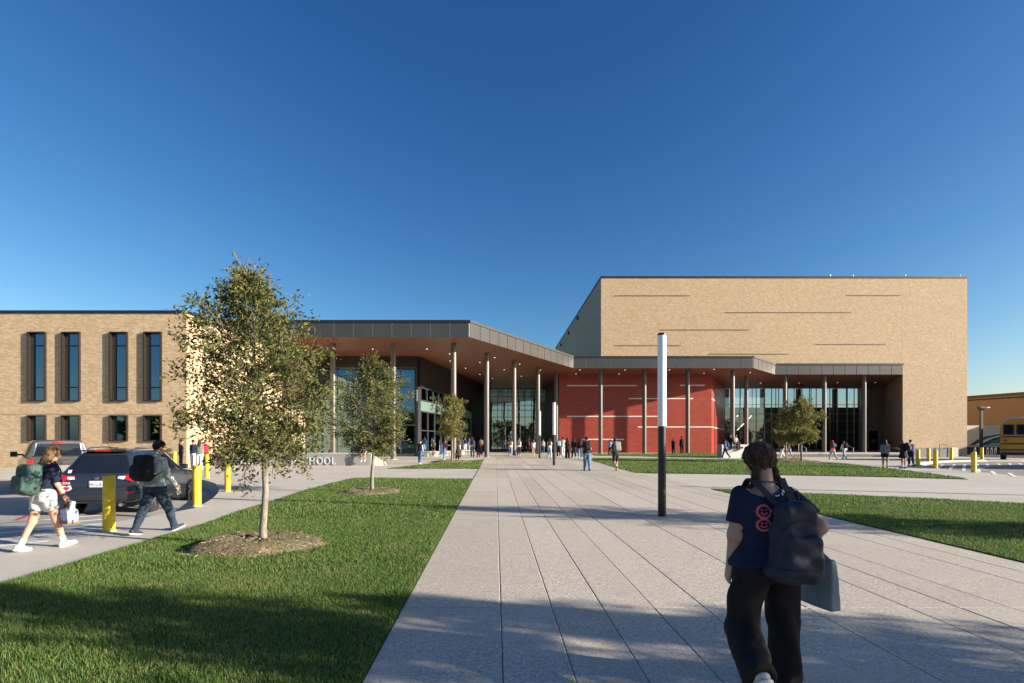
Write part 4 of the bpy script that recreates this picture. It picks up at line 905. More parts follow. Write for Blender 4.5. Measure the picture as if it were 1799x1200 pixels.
    MB().add(bpv, [(r*15+k, r*15+k+1, r*15+16+k, r*15+15+k) for r in range(4) for k in range(14)]).build('bumper', PG, t, smooth=True, local=True)
    rear('hatch_crease', [(-.80, .68), (.80, .68), (.80, .695), (-.80, .695)], BLKP, .004); rear('hatch_crease', [(-.62, .895), (.62, .895), (.62, .905), (-.62, .905)], BLKP, .004)
    MB().box(-.52, .52, .30, .56, 1.585, 1.625).build('spoiler', PG, t, local=True); MB().box(-.17, .17, .288, .302, 1.59, 1.612).build('brake_light', LREDM, t, local=True)
    pl = rear('number_plate', [(-.155, .72), (.155, .72), (.155, .875), (-.155, .875)], m_plain('plate_white', (.72, .73, .74), .4), .012, .008)
    tm = text_mesh('MFS-2238', .095, 0); bm = bmesh.new(); bm.from_mesh(tm)
    for v in bm.verts: v.co.x *= .66; v.co.y += .755
    decal('plate_text', bm, bv, (0, -2, 0), X, Z, Yf, .026, m_plain('plate_ink', (.03, .03, .08), .5), t)
    ring = [(.055*math.cos(a), .945+.034*math.sin(a)) for a in np.linspace(0, 2*math.pi, 18, endpoint=False)]; rear('badge', ring, CHROME, .012, .006)
    rear('badge_centre', [(.038*math.cos(a), .945+.014*math.sin(a)) for a in np.linspace(0, 2*math.pi, 12, endpoint=False)], PG, .024)
    rear('sticker', [(-.66, 1.07), (-.58, 1.07), (-.58, 1.14), (-.66, 1.14)], m_plain('sticker_white', (.7, .7, .72), .5), .012)
    heart = [(-.62, .62), (-.54, .70), (-.56, .755), (-.60, .75), (-.62, .73), (-.64, .75), (-.68, .755), (-.70, .70)]
    rear('sticker', [(-.62+(x+.62)*1.45, .70+(y-.70)*1.35) for x, y in heart], m_plain('sticker_white', (.7, .7, .72), .5), .012); rear('sticker', [(-.62+(x+.62)*.8, .705+(y-.70)*.8) for x, y in heart], m_plain('sticker_red', (.4, .02, .03), .5), .016)
    for k in range(3): rear('sticker', [(-.70+k*.055, .80), (-.655+k*.055, .80), (-.655+k*.055, .86), (-.70+k*.055, .86)], m_plain('sticker_grey', (.45, .30, .32), .5), .012)
    MB().tube([(-.05, .2, 1.09), (.05, .24, 1.12), (.33, .24, 1.13)], .009, 6).build('wiper', BLKP, t, local=True)
    MB().tube([(0, .75, 1.62), (-.01, .62, 1.74), (-.03, .40, 1.90)], [.012, .006, .003], 6).build('antenna', BLKP, t, local=True)
    MB().tube([(.52, .16, .29), (.52, -.02, .28)], .04, 10).build('exhaust', CHROME, t, local=True)
    return t
suv()
def pickup():
    t = empty('parked_truck', (-14.75, 17.6, -.25), R(46), 'brown grey pickup truck parked ahead of the dark SUV', 'truck'); PT = m_paint('truck_paint', (.026, .023, .022), .15, .32)
    m = MB()                                     # load bed with sloping rails and tailgate
    for s in (-1, 1): m.obox((s*.94, .98, .90), (.06, 0, 0), (0, .96, 0), (0, 0, .38))
    m.box(-.88, .88, .02, 1.94, .52, .62); m.build('bed', PT, t, local=True)
    tg = MB().box(-.88, .88, -.02, .06, .60, 1.27).build('tailgate', PT, t, local=True); MB().box(-.5, .5, -.035, -.022, .82, 1.05).build('tailgate_panel', m_paint('truck_trim', (.18, .17, .165), .6, .35), tg, local=True); MB().box(-.12, .12, -.05, -.023, 1.10, 1.18).build('tailgate_handle', BLKP, tg, local=True)
    MB().box(-.95, .95, -.14, -.025, .44, .60).build('bumper', CHROME, t, local=True)
    for s in (-1, 1): MB().obox((s*.92, -.03, 1.05), (.07, 0, 0), (0, .03, 0), (0, 0, .2)).build('tail_light', LREDM, t, local=True)
    V, Fc = loft([(1.97, .45, 1.24, 1.26, .93, .94, .74), (2.0, .42, 1.26, 1.82, .95, .95, .74), (2.15, .40, 1.26, 1.90, .95, .95, .73), (3.0, .38, 1.25, 1.915, .95, .95, .73), (3.6, .38, 1.22, 1.82, .95, .95, .70), (4.05, .38, 1.20, 1.32, .95, .95, .76), (4.4, .40, 1.18, 1.24, .95, .95, .80), (5.3, .42, 1.08, 1.14, .93, .93, .80), (5.55, .5, .95, 1.0, .85, .86, .7)], 4)
    me = bpy.data.meshes.new('cab'); me.from_pydata([tuple(v) for v in V], [], Fc); me.update(); link_mesh('cab', me, PT, t, smooth=True); bv = BVHTree.FromPolygons([Vector(v) for v in V], Fc)
    X, Z, Yf = (1, 0, 0), (0, 0, 1), (0, 1, 0)
    fr = decal('window_surround', tri_patch([(-.74, 1.30), (.74, 1.30), (.645, 1.80), (-.645, 1.80)], .08), bv, (0, -2, 0), X, Z, Yf, .008, CHROME, t, .004)
    decal('rear_window', tri_patch([(-.69, 1.34), (.69, 1.34), (.60, 1.77), (-.60, 1.77)], .08), bv, (0, -2, 0), X, Z, Yf, .02, GLS, t)
    decal('brake_light', tri_patch([(-.16, 1.80), (.16, 1.80), (.16, 1.865), (-.16, 1.865)], .05), bv, (0, -2, 0), X, Z, Yf, .014, LREDM, t, .01)
    for s in (-1, 1):
        for pts in ([(2.25, 1.32), (3.0, 1.31), (3.0, 1.80), (2.3, 1.80)], [(3.08, 1.31), (3.95, 1.29), (3.55, 1.74), (3.08, 1.80)]): decal('side_window', tri_patch(pts, .1), bv, (s*2, 0, 0), Yf, Z, (-s, 0, 0), .008, GLS, t)
        mi = MB(); mi.obox((s*1.14, 3.62, 1.38), (.10, 0, 0), (0, .05, 0), (0, 0, .10)); mi.obox((s*.98, 3.66, 1.36), (.13, 0, 0), (0, .03, 0), (0, 0, .03)); mi.build('mirror', BLKP, t, local=True)
        for y in (1.05, 4.75): MB().tube([(s*.86, y, .40), (s*1.0, y, .40)], .46, 24).build('wheel_arch', BLKP, t, local=True); wheel(t, s*.89, y, .40, .26, s)
pickup()
def school_bus(loc, rz, label, full=True):
    t = empty('school_bus', loc, rz, label, 'bus', 'yellow school buses'); BY = m_paint('bus_yellow', (.55, .235, .012), 0, .38); L, Wd = 10.5, 1.2
    sec = [(-Wd, .55), (-Wd, 2.55), (-Wd*.97, 2.72), (-Wd*.84, 2.92), (-Wd*.6, 3.05), (0, 3.1), (Wd*.6, 3.05), (Wd*.84, 2.92), (Wd*.97, 2.72), (Wd, 2.55), (Wd, .55)]
    m = MB(); st = [(0, .96), (.12, .99), (.3, 1.0), (L, 1.0)]; vs = [(x, y, .55+(z-.55)*k) for x, k in st for y, z in sec]; n = len(sec)
    fs = [(i*n+k, (i+1)*n+k, (i+1)*n+(k+1) % n, i*n+(k+1) % n) for i in range(len(st)-1) for k in range(n) if not (2 <= k <= 7)]+[tuple(range(n)), tuple(range((len(st)-1)*n, len(st)*n))]
    m.add(vs, fs); m.build('body', BY, t, local=True)
    rf = MB(); rf.add(vs, [(i*n+k, (i+1)*n+k, (i+1)*n+(k+1) % n, i*n+(k+1) % n) for i in range(len(st)-1) for k in range(2, 8)]); rf.build('roof', m_plain('bus_roof', (.42, .44, .47), .45), t, smooth=True, local=True)
    for s in (-1, 1):
        for z in (.75, 1.12, 1.50): MB().box(.02, L, s*Wd-.012 if s > 0 else -Wd-.02, s*Wd+.02 if s > 0 else -Wd+.012, z-.045, z+.045).build('rub_rail', BLKP, t, local=True)
        for k in range(13):
            x0 = .28+k*.76
            if x0+.66 > L: break
            f = MB().box(x0, x0+.68, min(s*Wd, s*(Wd+.012)), max(s*Wd, s*(Wd+.012)), 1.62, 2.42).build('window', BLKP, t, local=True)
            MB().box(x0+.05, x0+.63, min(s*(Wd+.013), s*(Wd+.018)), max(s*(Wd+.013), s*(Wd+.018)), 1.67, 2.37).build('pane', GLS, f, local=True)
        for x in (2.6, 8.6):
            r = .48; w = empty('x', (0, 0, 0)); bpy.data.objects.remove(w)
            MB().tube([(x, s*(Wd-.30), r), (x, s*(Wd+.01), r)], r, 24).build('wheel', TYRE, t, smooth=True, local=True); MB().tube([(x, s*(Wd+.011), r), (x, s*(Wd+.03), r)], .2, 14).build('hub', RIM, t, local=True)
    MB().box(-.14, .02, -1.15, 1.15, .42, .62).build('bumper', BLKP, t, local=True)
    for a, b in ((-1.06, -.50), (-.40, .40), (.50, 1.06)): f = MB().box(-.035, .0, a, b, 1.86, 2.58).build('rear_window', BLKP, t, local=True); MB().box(-.045, -.036, a+.05, b-.05, 1.91, 2.53).build('pane', GLS, f, local=True)
    for z in (.80, 1.22, 1.72): MB().box(-.03, .0, -1.17, 1.17, z-.04, z+.04).build('rear_rail', BLKP, t, local=True)
    for s in (-1, 1): MB().tube([(-.05, s*.95, 1.45), (-.0, s*.95, 1.45)], .09, 14).build('tail_light', LREDM, t, local=True)
    MB().box(L-.01, L+1.2, -1.05, 1.05, .6, 1.5).build('bonnet', BY, t, local=True)
p = W(1757, 0, 36.5); school_bus((p.x+.86, 35.65, gz(p.x, 36.0)), R(45), 'yellow school bus cut off by the right edge of the picture')
school_bus((32.6, 25.6, gz(33, 25.6)), R(8), 'unseen second school bus added beyond the right edge to throw the long shade')  # out of view, added only to throw the long shade on the lane
# ------------------------------------------------------------------ people: signed-distance bodies and clothes, meshed by surface nets
def surfnet(Fd, org, h):
    I = Fd < 0; nx, ny, nz = Fd.shape
    cs = np.zeros((nx-1, ny-1, nz-1), np.int8)
    for a in (0, 1):
        for b in (0, 1):
            for c in (0, 1): cs += I[a:nx-1+a, b:ny-1+b, c:nz-1+c]
    act = (cs > 0) & (cs < 8); idx = np.full(act.shape, -1, np.int64); ii = np.argwhere(act); idx[act] = np.arange(len(ii))
    acc = np.zeros((len(ii), 3)); cnt = np.zeros(len(ii)); cor = [(a, b, c) for a in (0, 1) for b in (0, 1) for c in (0, 1)]
    for p in cor:
        for ax in range(3):
            if p[ax]: continue
            q = list(p); q[ax] = 1
            f0 = Fd[ii[:, 0]+p[0], ii[:, 1]+p[1], ii[:, 2]+p[2]]; f1 = Fd[ii[:, 0]+q[0], ii[:, 1]+q[1], ii[:, 2]+q[2]]; m = (f0 < 0) != (f1 < 0)
            t = np.where(m, f0/np.where(m, f0-f1, 1), 0); pos = np.tile(np.array(p, float), (len(ii), 1)); pos[:, ax] = t; acc[m] += pos[m]; cnt[m] += 1
    V = (ii+acc/np.maximum(cnt, 1)[:, None])*h+org; Q = []
    for ax in range(3):
        o1, o2 = [(1, 2), (2, 0), (0, 1)][ax]; sl = [slice(None)]*3; sl2 = [slice(None)]*3; sl[ax] = slice(0, -1); sl2[ax] = slice(1, None); ch = I[tuple(sl)] != I[tuple(sl2)]
        e = np.argwhere(ch); e = e[(e[:, o1] > 0) & (e[:, o2] > 0) & (e[:, o1] < Fd.shape[o1]-1) & (e[:, o2] < Fd.shape[o2]-1)]
        def cell(d1, d2): c = e.copy(); c[:, o1] -= d1; c[:, o2] -= d2; return idx[c[:, 0], c[:, 1], c[:, 2]]
        q = np.stack([cell(1, 1), cell(0, 1), cell(0, 0), cell(1, 0)], 1); fl = ~I[e[:, 0], e[:, 1], e[:, 2]]; q[fl] = q[fl][:, ::-1]; Q.append(q)
    Q = np.concatenate(Q); Q = Q[(Q >= 0).all(1)]; return V, Q
def mesh_sdf(fn, lo, hi, h):
    lo = np.array(lo, float); hi = np.array(hi, float); H4 = h*4; n = np.ceil((hi-lo)/H4).astype(int)+1
    g = np.stack(np.meshgrid(*[lo[k]+np.arange(n[k])*H4 for k in range(3)], indexing='ij'), -1); C = fn(g.reshape(-1, 3)).reshape(n)
    blk = C[:-1, :-1, :-1].copy(); mn = np.full(tuple(n-1), 1e9); sg = np.zeros(tuple(n-1))
    for a in (0, 1):
        for b in (0, 1):
            for c in (0, 1): s = C[a:n[0]-1+a, b:n[1]-1+b, c:n[2]-1+c]; mn = np.minimum(mn, np.abs(s)); sg += np.sign(s)
    near = (mn < H4*1.6) | (np.abs(sg) < 8); N = (n-1)*4+1; Fd = np.empty(tuple(N)); up = np.repeat(np.repeat(np.repeat(near, 4, 0), 4, 1), 4, 2); sgn = np.repeat(np.repeat(np.repeat(np.where(sg > 0, 1., -1.), 4, 0), 4, 1), 4, 2)
    full = np.zeros(tuple(N), bool)
    for a in (0, 1):
        for b in (0, 1):
            for c in (0, 1): full[a:N[0]-1+a, b:N[1]-1+b, c:N[2]-1+c] |= up
    Fd[:] = 1.0; Fd[:-1, :-1, :-1] = sgn; ii = np.argwhere(full); Fd[full] = fn(lo+ii*h)
    return surfnet(Fd, lo, h)
def cap(P, a, b, ra, rb):
    a, b = np.asarray(a, float), np.asarray(b, float); ab = b-a; t = np.clip((P-a)@ab/(ab@ab+1e-12), 0, 1); return np.linalg.norm(P-a-t[:, None]*ab, axis=1)-(ra+(rb-ra)*t)
def ell(P, c, r, R3=None):
    q = P-np.asarray(c); q = q@R3 if R3 is not None else q; r = np.asarray(r); k = np.linalg.norm(q/r, axis=1); k2 = np.linalg.norm(q/(r*r), axis=1); return k*(k-1)/np.maximum(k2, 1e-9)
def prof(P, a, b, right, rows, n=2.4, infl=0.0):
    a, b = np.asarray(a, float), np.asarray(b, float); u = b-a; L = np.linalg.norm(u); u /= L; rt = np.asarray(right, float); rt = rt-u*(rt@u); rt /= np.linalg.norm(rt); fw = np.cross(u, rt); q = P-a; t = q@u/L; rows = np.array(rows)
    hw = np.interp(t, rows[:, 0], rows[:, 1])+infl; hd = np.interp(t, rows[:, 0], rows[:, 2])+infl; yo = np.interp(t, rows[:, 0], rows[:, 3])
    d = ((np.abs(q@rt/hw)**n+np.abs((q@fw-yo)/hd)**n)**(1/n)-1)*np.minimum(hw, hd); return np.maximum(d, np.maximum(rows[0, 0]-t, t-rows[-1, 0])*L)
def rbox(P, c, hs, r, R3=None):
    q = P-np.asarray(c); q = q@R3 if R3 is not None else q; d = np.abs(q)-(np.asarray(hs)-r); return np.linalg.norm(np.maximum(d, 0), axis=1)+np.minimum(d.max(1), 0)-r
def smin(a, b, k): h = np.clip(.5+.5*(b-a)/k, 0, 1); return b*(1-h)+a*h-k*h*(1-h)
def smu(ds, k):
    o = ds[0]
    for d in ds[1:]: o = smin(o, d, k)
    return o
SKIN = {}
def m_skin(c):
    k = 'skin_%d' % int(c[0]*1000)
    if k not in MATS:
        g = NG(k); n = g.noise(g.obj(), 12, 3); g.col(g.ramp(n, [(.3, tuple(x*.88 for x in c)), (.7, tuple(min(1, x*1.1) for x in c))])); g.set(.5, 0, .35); g.b.inputs['Subsurface Weight'].default_value = .08; g.b.inputs['Subsurface Radius'].default_value = (.01, .004, .002); MATS[k] = g.m
    return MATS[k]
def m_hair(c):
    k = 'hair_%d_%d' % (int(c[0]*1000), int(c[2]*1000))
    if k not in MATS:
        g = NG(k); o = g.obj(); n = g.noise(g.scale(o, (1, 1, .12)), 95, 3, .6); g.col(g.ramp(n, [(.3, tuple(x*.55 for x in c)), (.7, tuple(x*1.5 for x in c))])); g.bump(n, .7, .008); g.set(.62, 0, .22); MATS[k] = g.m
    return MATS[k]
def rx(a): c, s = math.cos(a), math.sin(a); return np.array([[1, 0, 0], [0, c, -s], [0, s, c]])
def rz_(a): c, s = math.cos(a), math.sin(a); return np.array([[c, -s, 0], [s, c, 0], [0, 0, 1]])
def ry(a): c, s = math.cos(a), math.sin(a); return np.array([[c, 0, s], [0, 1, 0], [-s, 0, c]])

class Fig:
    """skeleton in metres, x right, y forward, z up, feet at z=0"""
    def __init__(f, h=1.7, bulk=1.0, tL=18, tR=-18, kL=8, kR=22, aL=-16, aR=16, eL=14, eR=18, abL=7, abR=7, lean=3, hyaw=0, hpitch=0, sit=None, arm_out=None, aim=None, toeL=0, toeR=0, spL=.02, spR=.02):
        s = h/1.72; f.s = s; f.bulk = bulk; f.h = h; hip = np.array([0, 0, .92*s]); f.Lf = {}
        L = rx(-R(lean)); up = L@np.array([0, 0, 1.]); fw = L@np.array([0, 1., 0]); f.up, f.fw = up, fw; rt = np.array([1., 0, 0]); f.rt = rt
        f.hip = hip; f.neck = hip+up*.53*s; f.chest = hip+up*.36*s; f.hd = f.neck+up*.075*s+fw*.012*s
        f.HR = L@rz_(R(hyaw))@rx(-R(hpitch)); f.head = f.hd+f.HR@np.array([0, .015, .105])*s
        f.leg = {}; f.arm = {}
        for sd, th, kn, to, sp in ((-1, tL, kL, toeL, spL), (1, tR, kR, toeR, spR)):
            hj = hip+rt*sd*.088*s*bulk**.5+np.array([0, 0, -.02*s]); Rt = rx(R(th)); kd = Rt@np.array([sd*sp, 0, -1.]); kd /= np.linalg.norm(kd); knee = hj+kd*.425*s; Rs = rx(R(th-kn)); ank = knee+Rs@np.array([sd*(sp-.02)*.8, 0, -1.])*.405*s
            ft = R(max(-50, min(25, (th-kn)*.75)))+R(to) if th-kn < 0 else R((th-kn)*.9); fd = rx(ft)@np.array([sd*.08, 1., 0]); f.leg[sd] = (hj, knee, ank, fd/np.linalg.norm(fd), rx(ft)@np.array([0, 0, 1.]))
        lowz = min(min((a-u*.075*s)[2], (a-u*.06*s+d*.16*s)[2]) for _, _, a, d, u in f.leg.values()) if sit is None else -(sit-hip[2]+.10*s)
        for sd, ap, el, ab in ((-1, aL, eL, abL), (1, aR, eR, abR)):
            sh = f.neck-up*.062*s+rt*sd*.158*s*bulk**.3; Ra = L@ry(-R(ab)*sd)@rx(R(ap)); ud = Ra@np.array([0, 0, -1.]); elb = sh+ud*.285*s; fr = Ra@rx(R(el))@ry(R(6)*sd); fdv = fr@np.array([0, 0, -1.]); wr = elb+fdv*.245*s; f.arm[sd] = [sh, elb, wr, fdv, fr]
        if aim:
            for sd, tgt in aim.items():           # reach a hand to a point: two-bone solve
                sh = f.arm[sd][0]; tg = np.array(tgt)*s+np.array([0, 0, 0]); v = tg-sh; D = min(np.linalg.norm(v), .52*s); v /= np.linalg.norm(v); a, b = .285*s, .245*s; ca = (a*a+D*D-b*b)/(2*a*D); pole = np.array([sd*.5, -.3, -1.]); pole -= v*(pole@v); pole /= np.linalg.norm(pole)
                elb = sh+v*a*ca+pole*a*math.sqrt(max(0, 1-ca*ca)); wr = sh+v*D; fdv = (wr-elb)/np.linalg.norm(wr-elb); x = np.cross(fdv, [0, 1., 0]); x = x/np.linalg.norm(x) if np.linalg.norm(x) > .1 else np.array([1., 0, 0]); fr = np.stack([x*-1 if x[0] < 0 else x, np.cross(-fdv, x), -fdv], 1); f.arm[sd] = [sh, elb, wr, fdv, fr]
        dz = np.array([0, 0, -lowz])
        for k in ('hip', 'neck', 'chest', 'hd', 'head'): setattr(f, k, getattr(f, k)+dz)
        f.leg = {k: (a+dz, b+dz, c+dz, d, u) for k, (a, b, c, d, u) in f.leg.items()}; f.arm = {k: [a+dz, b+dz, c+dz, d, r] for k, (a, b, c, d, r) in f.arm.items()}
        B = bulk; f.trows = [(-.20, .150*s*B, .105*s*B, 0), (0, .165*s*B, .118*s*B, -.01), (.22, .140*s*B, .100*s*B, .005), (.45, .146*s*B**.9, .104*s*B**.9, .008), (.68, .165*s*B**.7, .112*s*B**.7, .004), (.84, .156*s*B**.45, .092*s*B**.5, -.004), (.93, .118*s*B**.3, .076*s*B**.3, -.006), (.985, .082*s, .060*s, -.004), (1.02, .055*s, .052*s, 0)]
    def torso(f, P, infl=0.0, rows=None): return prof(P, f.hip, f.neck, f.rt, rows or f.trows, 2.3, infl)
    def legs(f, P, infl=0.0, flare=0.0, sides=(-1, 1)):
        o = []; s, B = f.s, f.bulk**.8
        for sd in sides:
            h, k, a, _, _ = f.leg[sd]; o += [cap(P, h, k, .086*s*B+infl, .056*s*B+infl*1.1+flare*.4), cap(P, k, a, .054*s*B+infl*1.1+flare*.4, .038*s+infl*1.2+flare)]
        return o
    def arms(f, P, infl=0.0, fore=True, sides=(-1, 1)):
        o = []; s, B = f.s, f.bulk**.8
        for sd in sides:
            a, e, w, _, _ = f.arm[sd]; o.append(cap(P, a, e, .047*s*B+infl, .038*s*B+infl))
            if fore: o.append(cap(P, e, w, .038*s*B+infl, .026*s+infl))
        return o
    def hand(f, P, sd, fine, curl=.55):
        a, e, w, d, r = f.arm[sd]; s = f.s; X = r@np.array([1., 0, 0]); Yv = r@np.array([0, 1., 0]); pc = w+d*.045*s
        M = np.stack([Yv, X, -d], 1); o = rbox(P, pc, (.038*s, .0145*s, .048*s), .013*s, M)
        if not fine: return smu([o, cap(P, w+d*.08*s, w+d*.15*s-X*sd*.03*s, .026*s, .018*s), cap(P, w+d*.02*s+Yv*.03*s, w+d*.085*s+Yv*.045*s, .014*s, .011*s)], .015)
        fs = [o]
        for i, (off, ln) in enumerate(((.028, .072), (.010, .080), (-.009, .074), (-.027, .058))):
            p0 = w+d*.085*s+Yv*off*s; ang = curl*.6; p1 = p0+(d*math.cos(ang)-X*sd*math.sin(ang))*ln*.45*s; a2 = ang+curl; p2 = p1+(d*math.cos(a2)-X*sd*math.sin(a2))*ln*.33*s; a3 = a2+curl*.7; p3 = p2+(d*math.cos(a3)-X*sd*math.sin(a3))*ln*.25*s
            fs.append(np.minimum(np.minimum(cap(P, p0, p1, .0092*s, .0085*s), cap(P, p1, p2, .0085*s, .0078*s)), cap(P, p2, p3, .0078*s, .0068*s)))
        t0 = w+d*.018*s+Yv*.028*s; t1 = t0+(d*.6+Yv*.55-X*sd*.45)*.045*s; t2 = t1+(d*.85+Yv*.12-X*sd*.4)*.034*s; fs.append(np.minimum(cap(P, t0, t1, .0125*s, .0105*s), cap(P, t1, t2, .0105*s, .008*s)))
        return smu(fs, .006)
    def headf(f, P):
        s = f.s; c = f.head; M = f.HR
        L = lambda x, y, z: c+M@np.array([x, y, z])*s
        o = smu([ell(P, L(0, -.012, .02), (.074*s, .094*s, .098*s), M), ell(P, L(0, .018, -.045), (.058*s, .070*s, .075*s), M), ell(P, L(0, .055, -.085), (.030*s, .028*s, .026*s), M)], .03)
        o = smin(o, cap(P, L(0, .088, .012), L(0, .108, -.022), .008*s, .014*s), .012)                       # nose
        o = smin(o, ell(P, L(0, .092, -.055), (.022*s, .010*s, .008*s), M), .008)                              # lips
        for sd in (-1, 1):
            o = smin(o, ell(P, L(sd*.076, -.005, -.01), (.009*s, .020*s, .032*s), M), .006)                     # ears
            o = np.maximum(o, -ell(P, L(sd*.030, .098, .014), (.015*s, .012*s, .009*s), M))                    # eye sockets
        return o
    def body(f, P, fine=False):
        s = f.s; ds = [f.torso(P)]+f.legs(P)+f.arms(P); o = smu(ds, .035*s); o = smin(o, cap(P, f.neck-f.up*.03*s, f.hd+f.up*.05*s, .055*s*f.bulk**.3, .048*s*f.bulk**.3), .03*s); o = smin(o, f.headf(P), .012*s)
        for sd in (-1, 1):
            _, _, a, d, u = f.leg[sd]; o = smin(o, cap(P, a-u*.045*s-d*.03*s, a-u*.05*s+d*.13*s, .032*s, .026*s), .03*s); o = smin(o, f.hand(P, sd, fine), .012*s)
        return o
    def bounds(f, pad=.12):
        pts = [f.hip, f.neck, f.head+np.array([0, 0, .13])]+[p for l in f.leg.values() for p in (l[1], l[2], l[2]+l[3]*.2*f.s, l[2]-l[4]*.09*f.s)]+[p for a in f.arm.values() for p in (a[0], a[1], a[2], a[2]+a[3]*.2*f.s)]; pts = np.array(pts); w = np.array([.17*f.bulk, .13*f.bulk, 0]); return np.minimum(pts.min(0), np.minimum(f.hip, f.neck)-w)-pad*.6, np.maximum(pts.max(0), np.maximum(f.hip, f.neck)+w)+pad*.6
def folds(P, amp, k=1.0, seed=0.0):
    return amp*(np.sin(P[:, 2]*38*k+3*np.sin(P[:, 0]*17+seed)+2*np.sin(P[:, 1]*15+seed*2))*.5+np.sin(P[:, 2]*21*k+P[:, 0]*26+seed)*.5)

def person(label, XY, face, h=1.68, bulk=1.0, pose=None, skin=(.42, .25, .17), top=(.05, .05, .06), sleeve='short', sleeve_c=None, bottom='pants', bc=(.04, .05, .08), flare=.0, shoe=(.5, .5, .5), sock=None, hair='short', hc=(.02, .014, .01), hood=None, vox=.024, pack=None, pack_c=(.03, .03, .03), fine=False, seatz=None, neck_cut=1.0, hem=.0, z=None, pack_off=0.0, pack_x=0.0, neck_r=.066, neck_x=0.0, neck_z=.03, slouch=0.0):
    fig = Fig(h, bulk, **(pose or {}), **({'sit': seatz} if seatz is not None else {})); s = fig.s
    base = Vector((XY[0], XY[1], gz(*XY) if z is None else z)); root = empty('person', base, R(face), label, 'person')
    lo, hi = fig.bounds(.12+flare*3); B = fine; up, fw, rt = fig.up, fig.fw, fig.rt
    V, Q = mesh_sdf(lambda P: fig.body(P, fine), lo, hi, vox if not fine else vox*.75); bo = np_mesh('body', V, Q, m_skin(skin), root, smooth=True); out = {'root': root, 'fig': fig, 'body': bo}
    th = .012*s if vox < .02 else .016*s
    ax = lambda P, o, d: (P-np.asarray(o))@np.asarray(d)
    hemz = fig.hip+up*(hem-.02)*s
    def topf(P):
        rw = [(t, a*(1+.13*max(0, .30-t)*(bulk if bulk > 1.1 else .6)/.5), b*(1+.22*max(0, .30-t)*(bulk if bulk > 1.1 else .6)/.5), c) for t, a, b, c in fig.trows]; d = [fig.torso(P, th+.010*s, rw)]
        if sleeve in ('short', 'long', 'half'):
            for sd in (-1, 1):
                a, e, w, dv, _ = fig.arm[sd]; ud = (e-a)/np.linalg.norm(e-a)
                if sleeve == 'long': q = np.maximum(np.minimum(cap(P, a, e, .058*s*bulk**.8, .052*s*bulk**.8), cap(P, e, w, .052*s*bulk**.8, .040*s)), ax(P, w, dv))
                else: q = np.maximum(cap(P, a-up*.004*s, e, .058*s*bulk**.7, .064*s*bulk**.9), ax(P, a+ud*(.20 if sleeve == 'short' else .26)*s, ud))
                d.append(q)
        o = smu(d, .03*s); o = np.maximum(o, -ax(P, hemz, up)); o = np.maximum(o, ax(P, fig.hip+up*.545*s*neck_cut, up)); o = np.maximum(o, -ell(P, fig.neck+up*neck_z*s+fw*.012*s+rt*neck_x*s, (neck_r*s, neck_r*1.05*s, neck_r*.9*s)))
        if hood: o = smin(o, ell(P, fig.neck-fw*.055*s+up*.03*s, (.125*s, .085*s, .07*s)), .03)
        return o+(folds(P, .0075, .55, 1.0) if vox < .02 else 0)
    ho = hi.copy(); lo2 = lo.copy(); lo2[2] = max(lo[2], hemz[2]-.3*s) if sleeve != 'long' else lo[2]; ho[2] = fig.neck[2]+.12*s
    V, Q = mesh_sdf(topf, lo2, ho, vox); out['top'] = np_mesh('shirt' if sleeve in ('short', 'half') else 'jacket', V, Q, m_cloth(top), root, smooth=True); out['topVQ'] = (V, Q)
    if sleeve_c is not None:
        def sl(P):
            o = []
            for sd in (-1, 1): a, e, w, dv, _ = fig.arm[sd]; o.append(np.maximum(np.minimum(cap(P, a+(e-a)*.25, e, .060*s*bulk**.8, .054*s*bulk**.8), cap(P, e, w, .055*s*bulk**.8, .043*s)), ax(P, w-dv*.01, dv)))
            return np.minimum(*o)
        V, Q = mesh_sdf(sl, lo, ho, vox); np_mesh('sleeve', V, Q, m_cloth(sleeve_c), root, smooth=True)
    def botf(P):
        if bottom == 'skirt':
            o = prof(P, fig.hip-up*.30*s, fig.hip+up*.10*s, rt, [(0, .245*s*bulk, .21*s*bulk, 0), (.6, .20*s*bulk, .16*s*bulk, 0), (1, .15*s*bulk, .115*s*bulk, 0)]); return o
        L = fig.legs(P, th+.006*s+(.012*s if bottom == 'shorts' else 0), flare); cut = []
        for i, sd in enumerate((-1, 1)):
            hj, k, a, _, _ = fig.leg[sd]; d1 = (k-hj)/np.linalg.norm(k-hj); d2 = (a-k)/np.linalg.norm(a-k)
            if bottom == 'shorts': cut.append(np.maximum(L[2*i], ax(P, hj+d1*.24*s, d1)))
            elif bottom == 'longshorts': cut.append(np.maximum(L[2*i], ax(P, hj+d1*.39*s, d1)))
            else: cut += [L[2*i], np.maximum(L[2*i+1], ax(P, a+d2*.045*s, d2))]
        o = smu(cut, .02*s); pv = np.maximum(fig.torso(P, th), ax(P, fig.hip+up*.10*s, up)); pv = np.maximum(pv, -ax(P, fig.hip-up*.105*s, up)); o = smin(o, pv, .04*s); o = np.maximum(o, ax(P, fig.hip+up*.10*s, up))
        return o+(folds(P, .0095, .6, 3.0) if vox < .02 else 0)
    h3 = hi.copy(); h3[2] = fig.hip[2]+.25*s; V, Q = mesh_sdf(botf, lo, h3, vox); out['bottom'] = np_mesh({'skirt': 'skirt', 'pants': 'trousers'}.get(bottom, 'shorts'), V, Q, m_cloth(bc, fold=1), root, smooth=True)
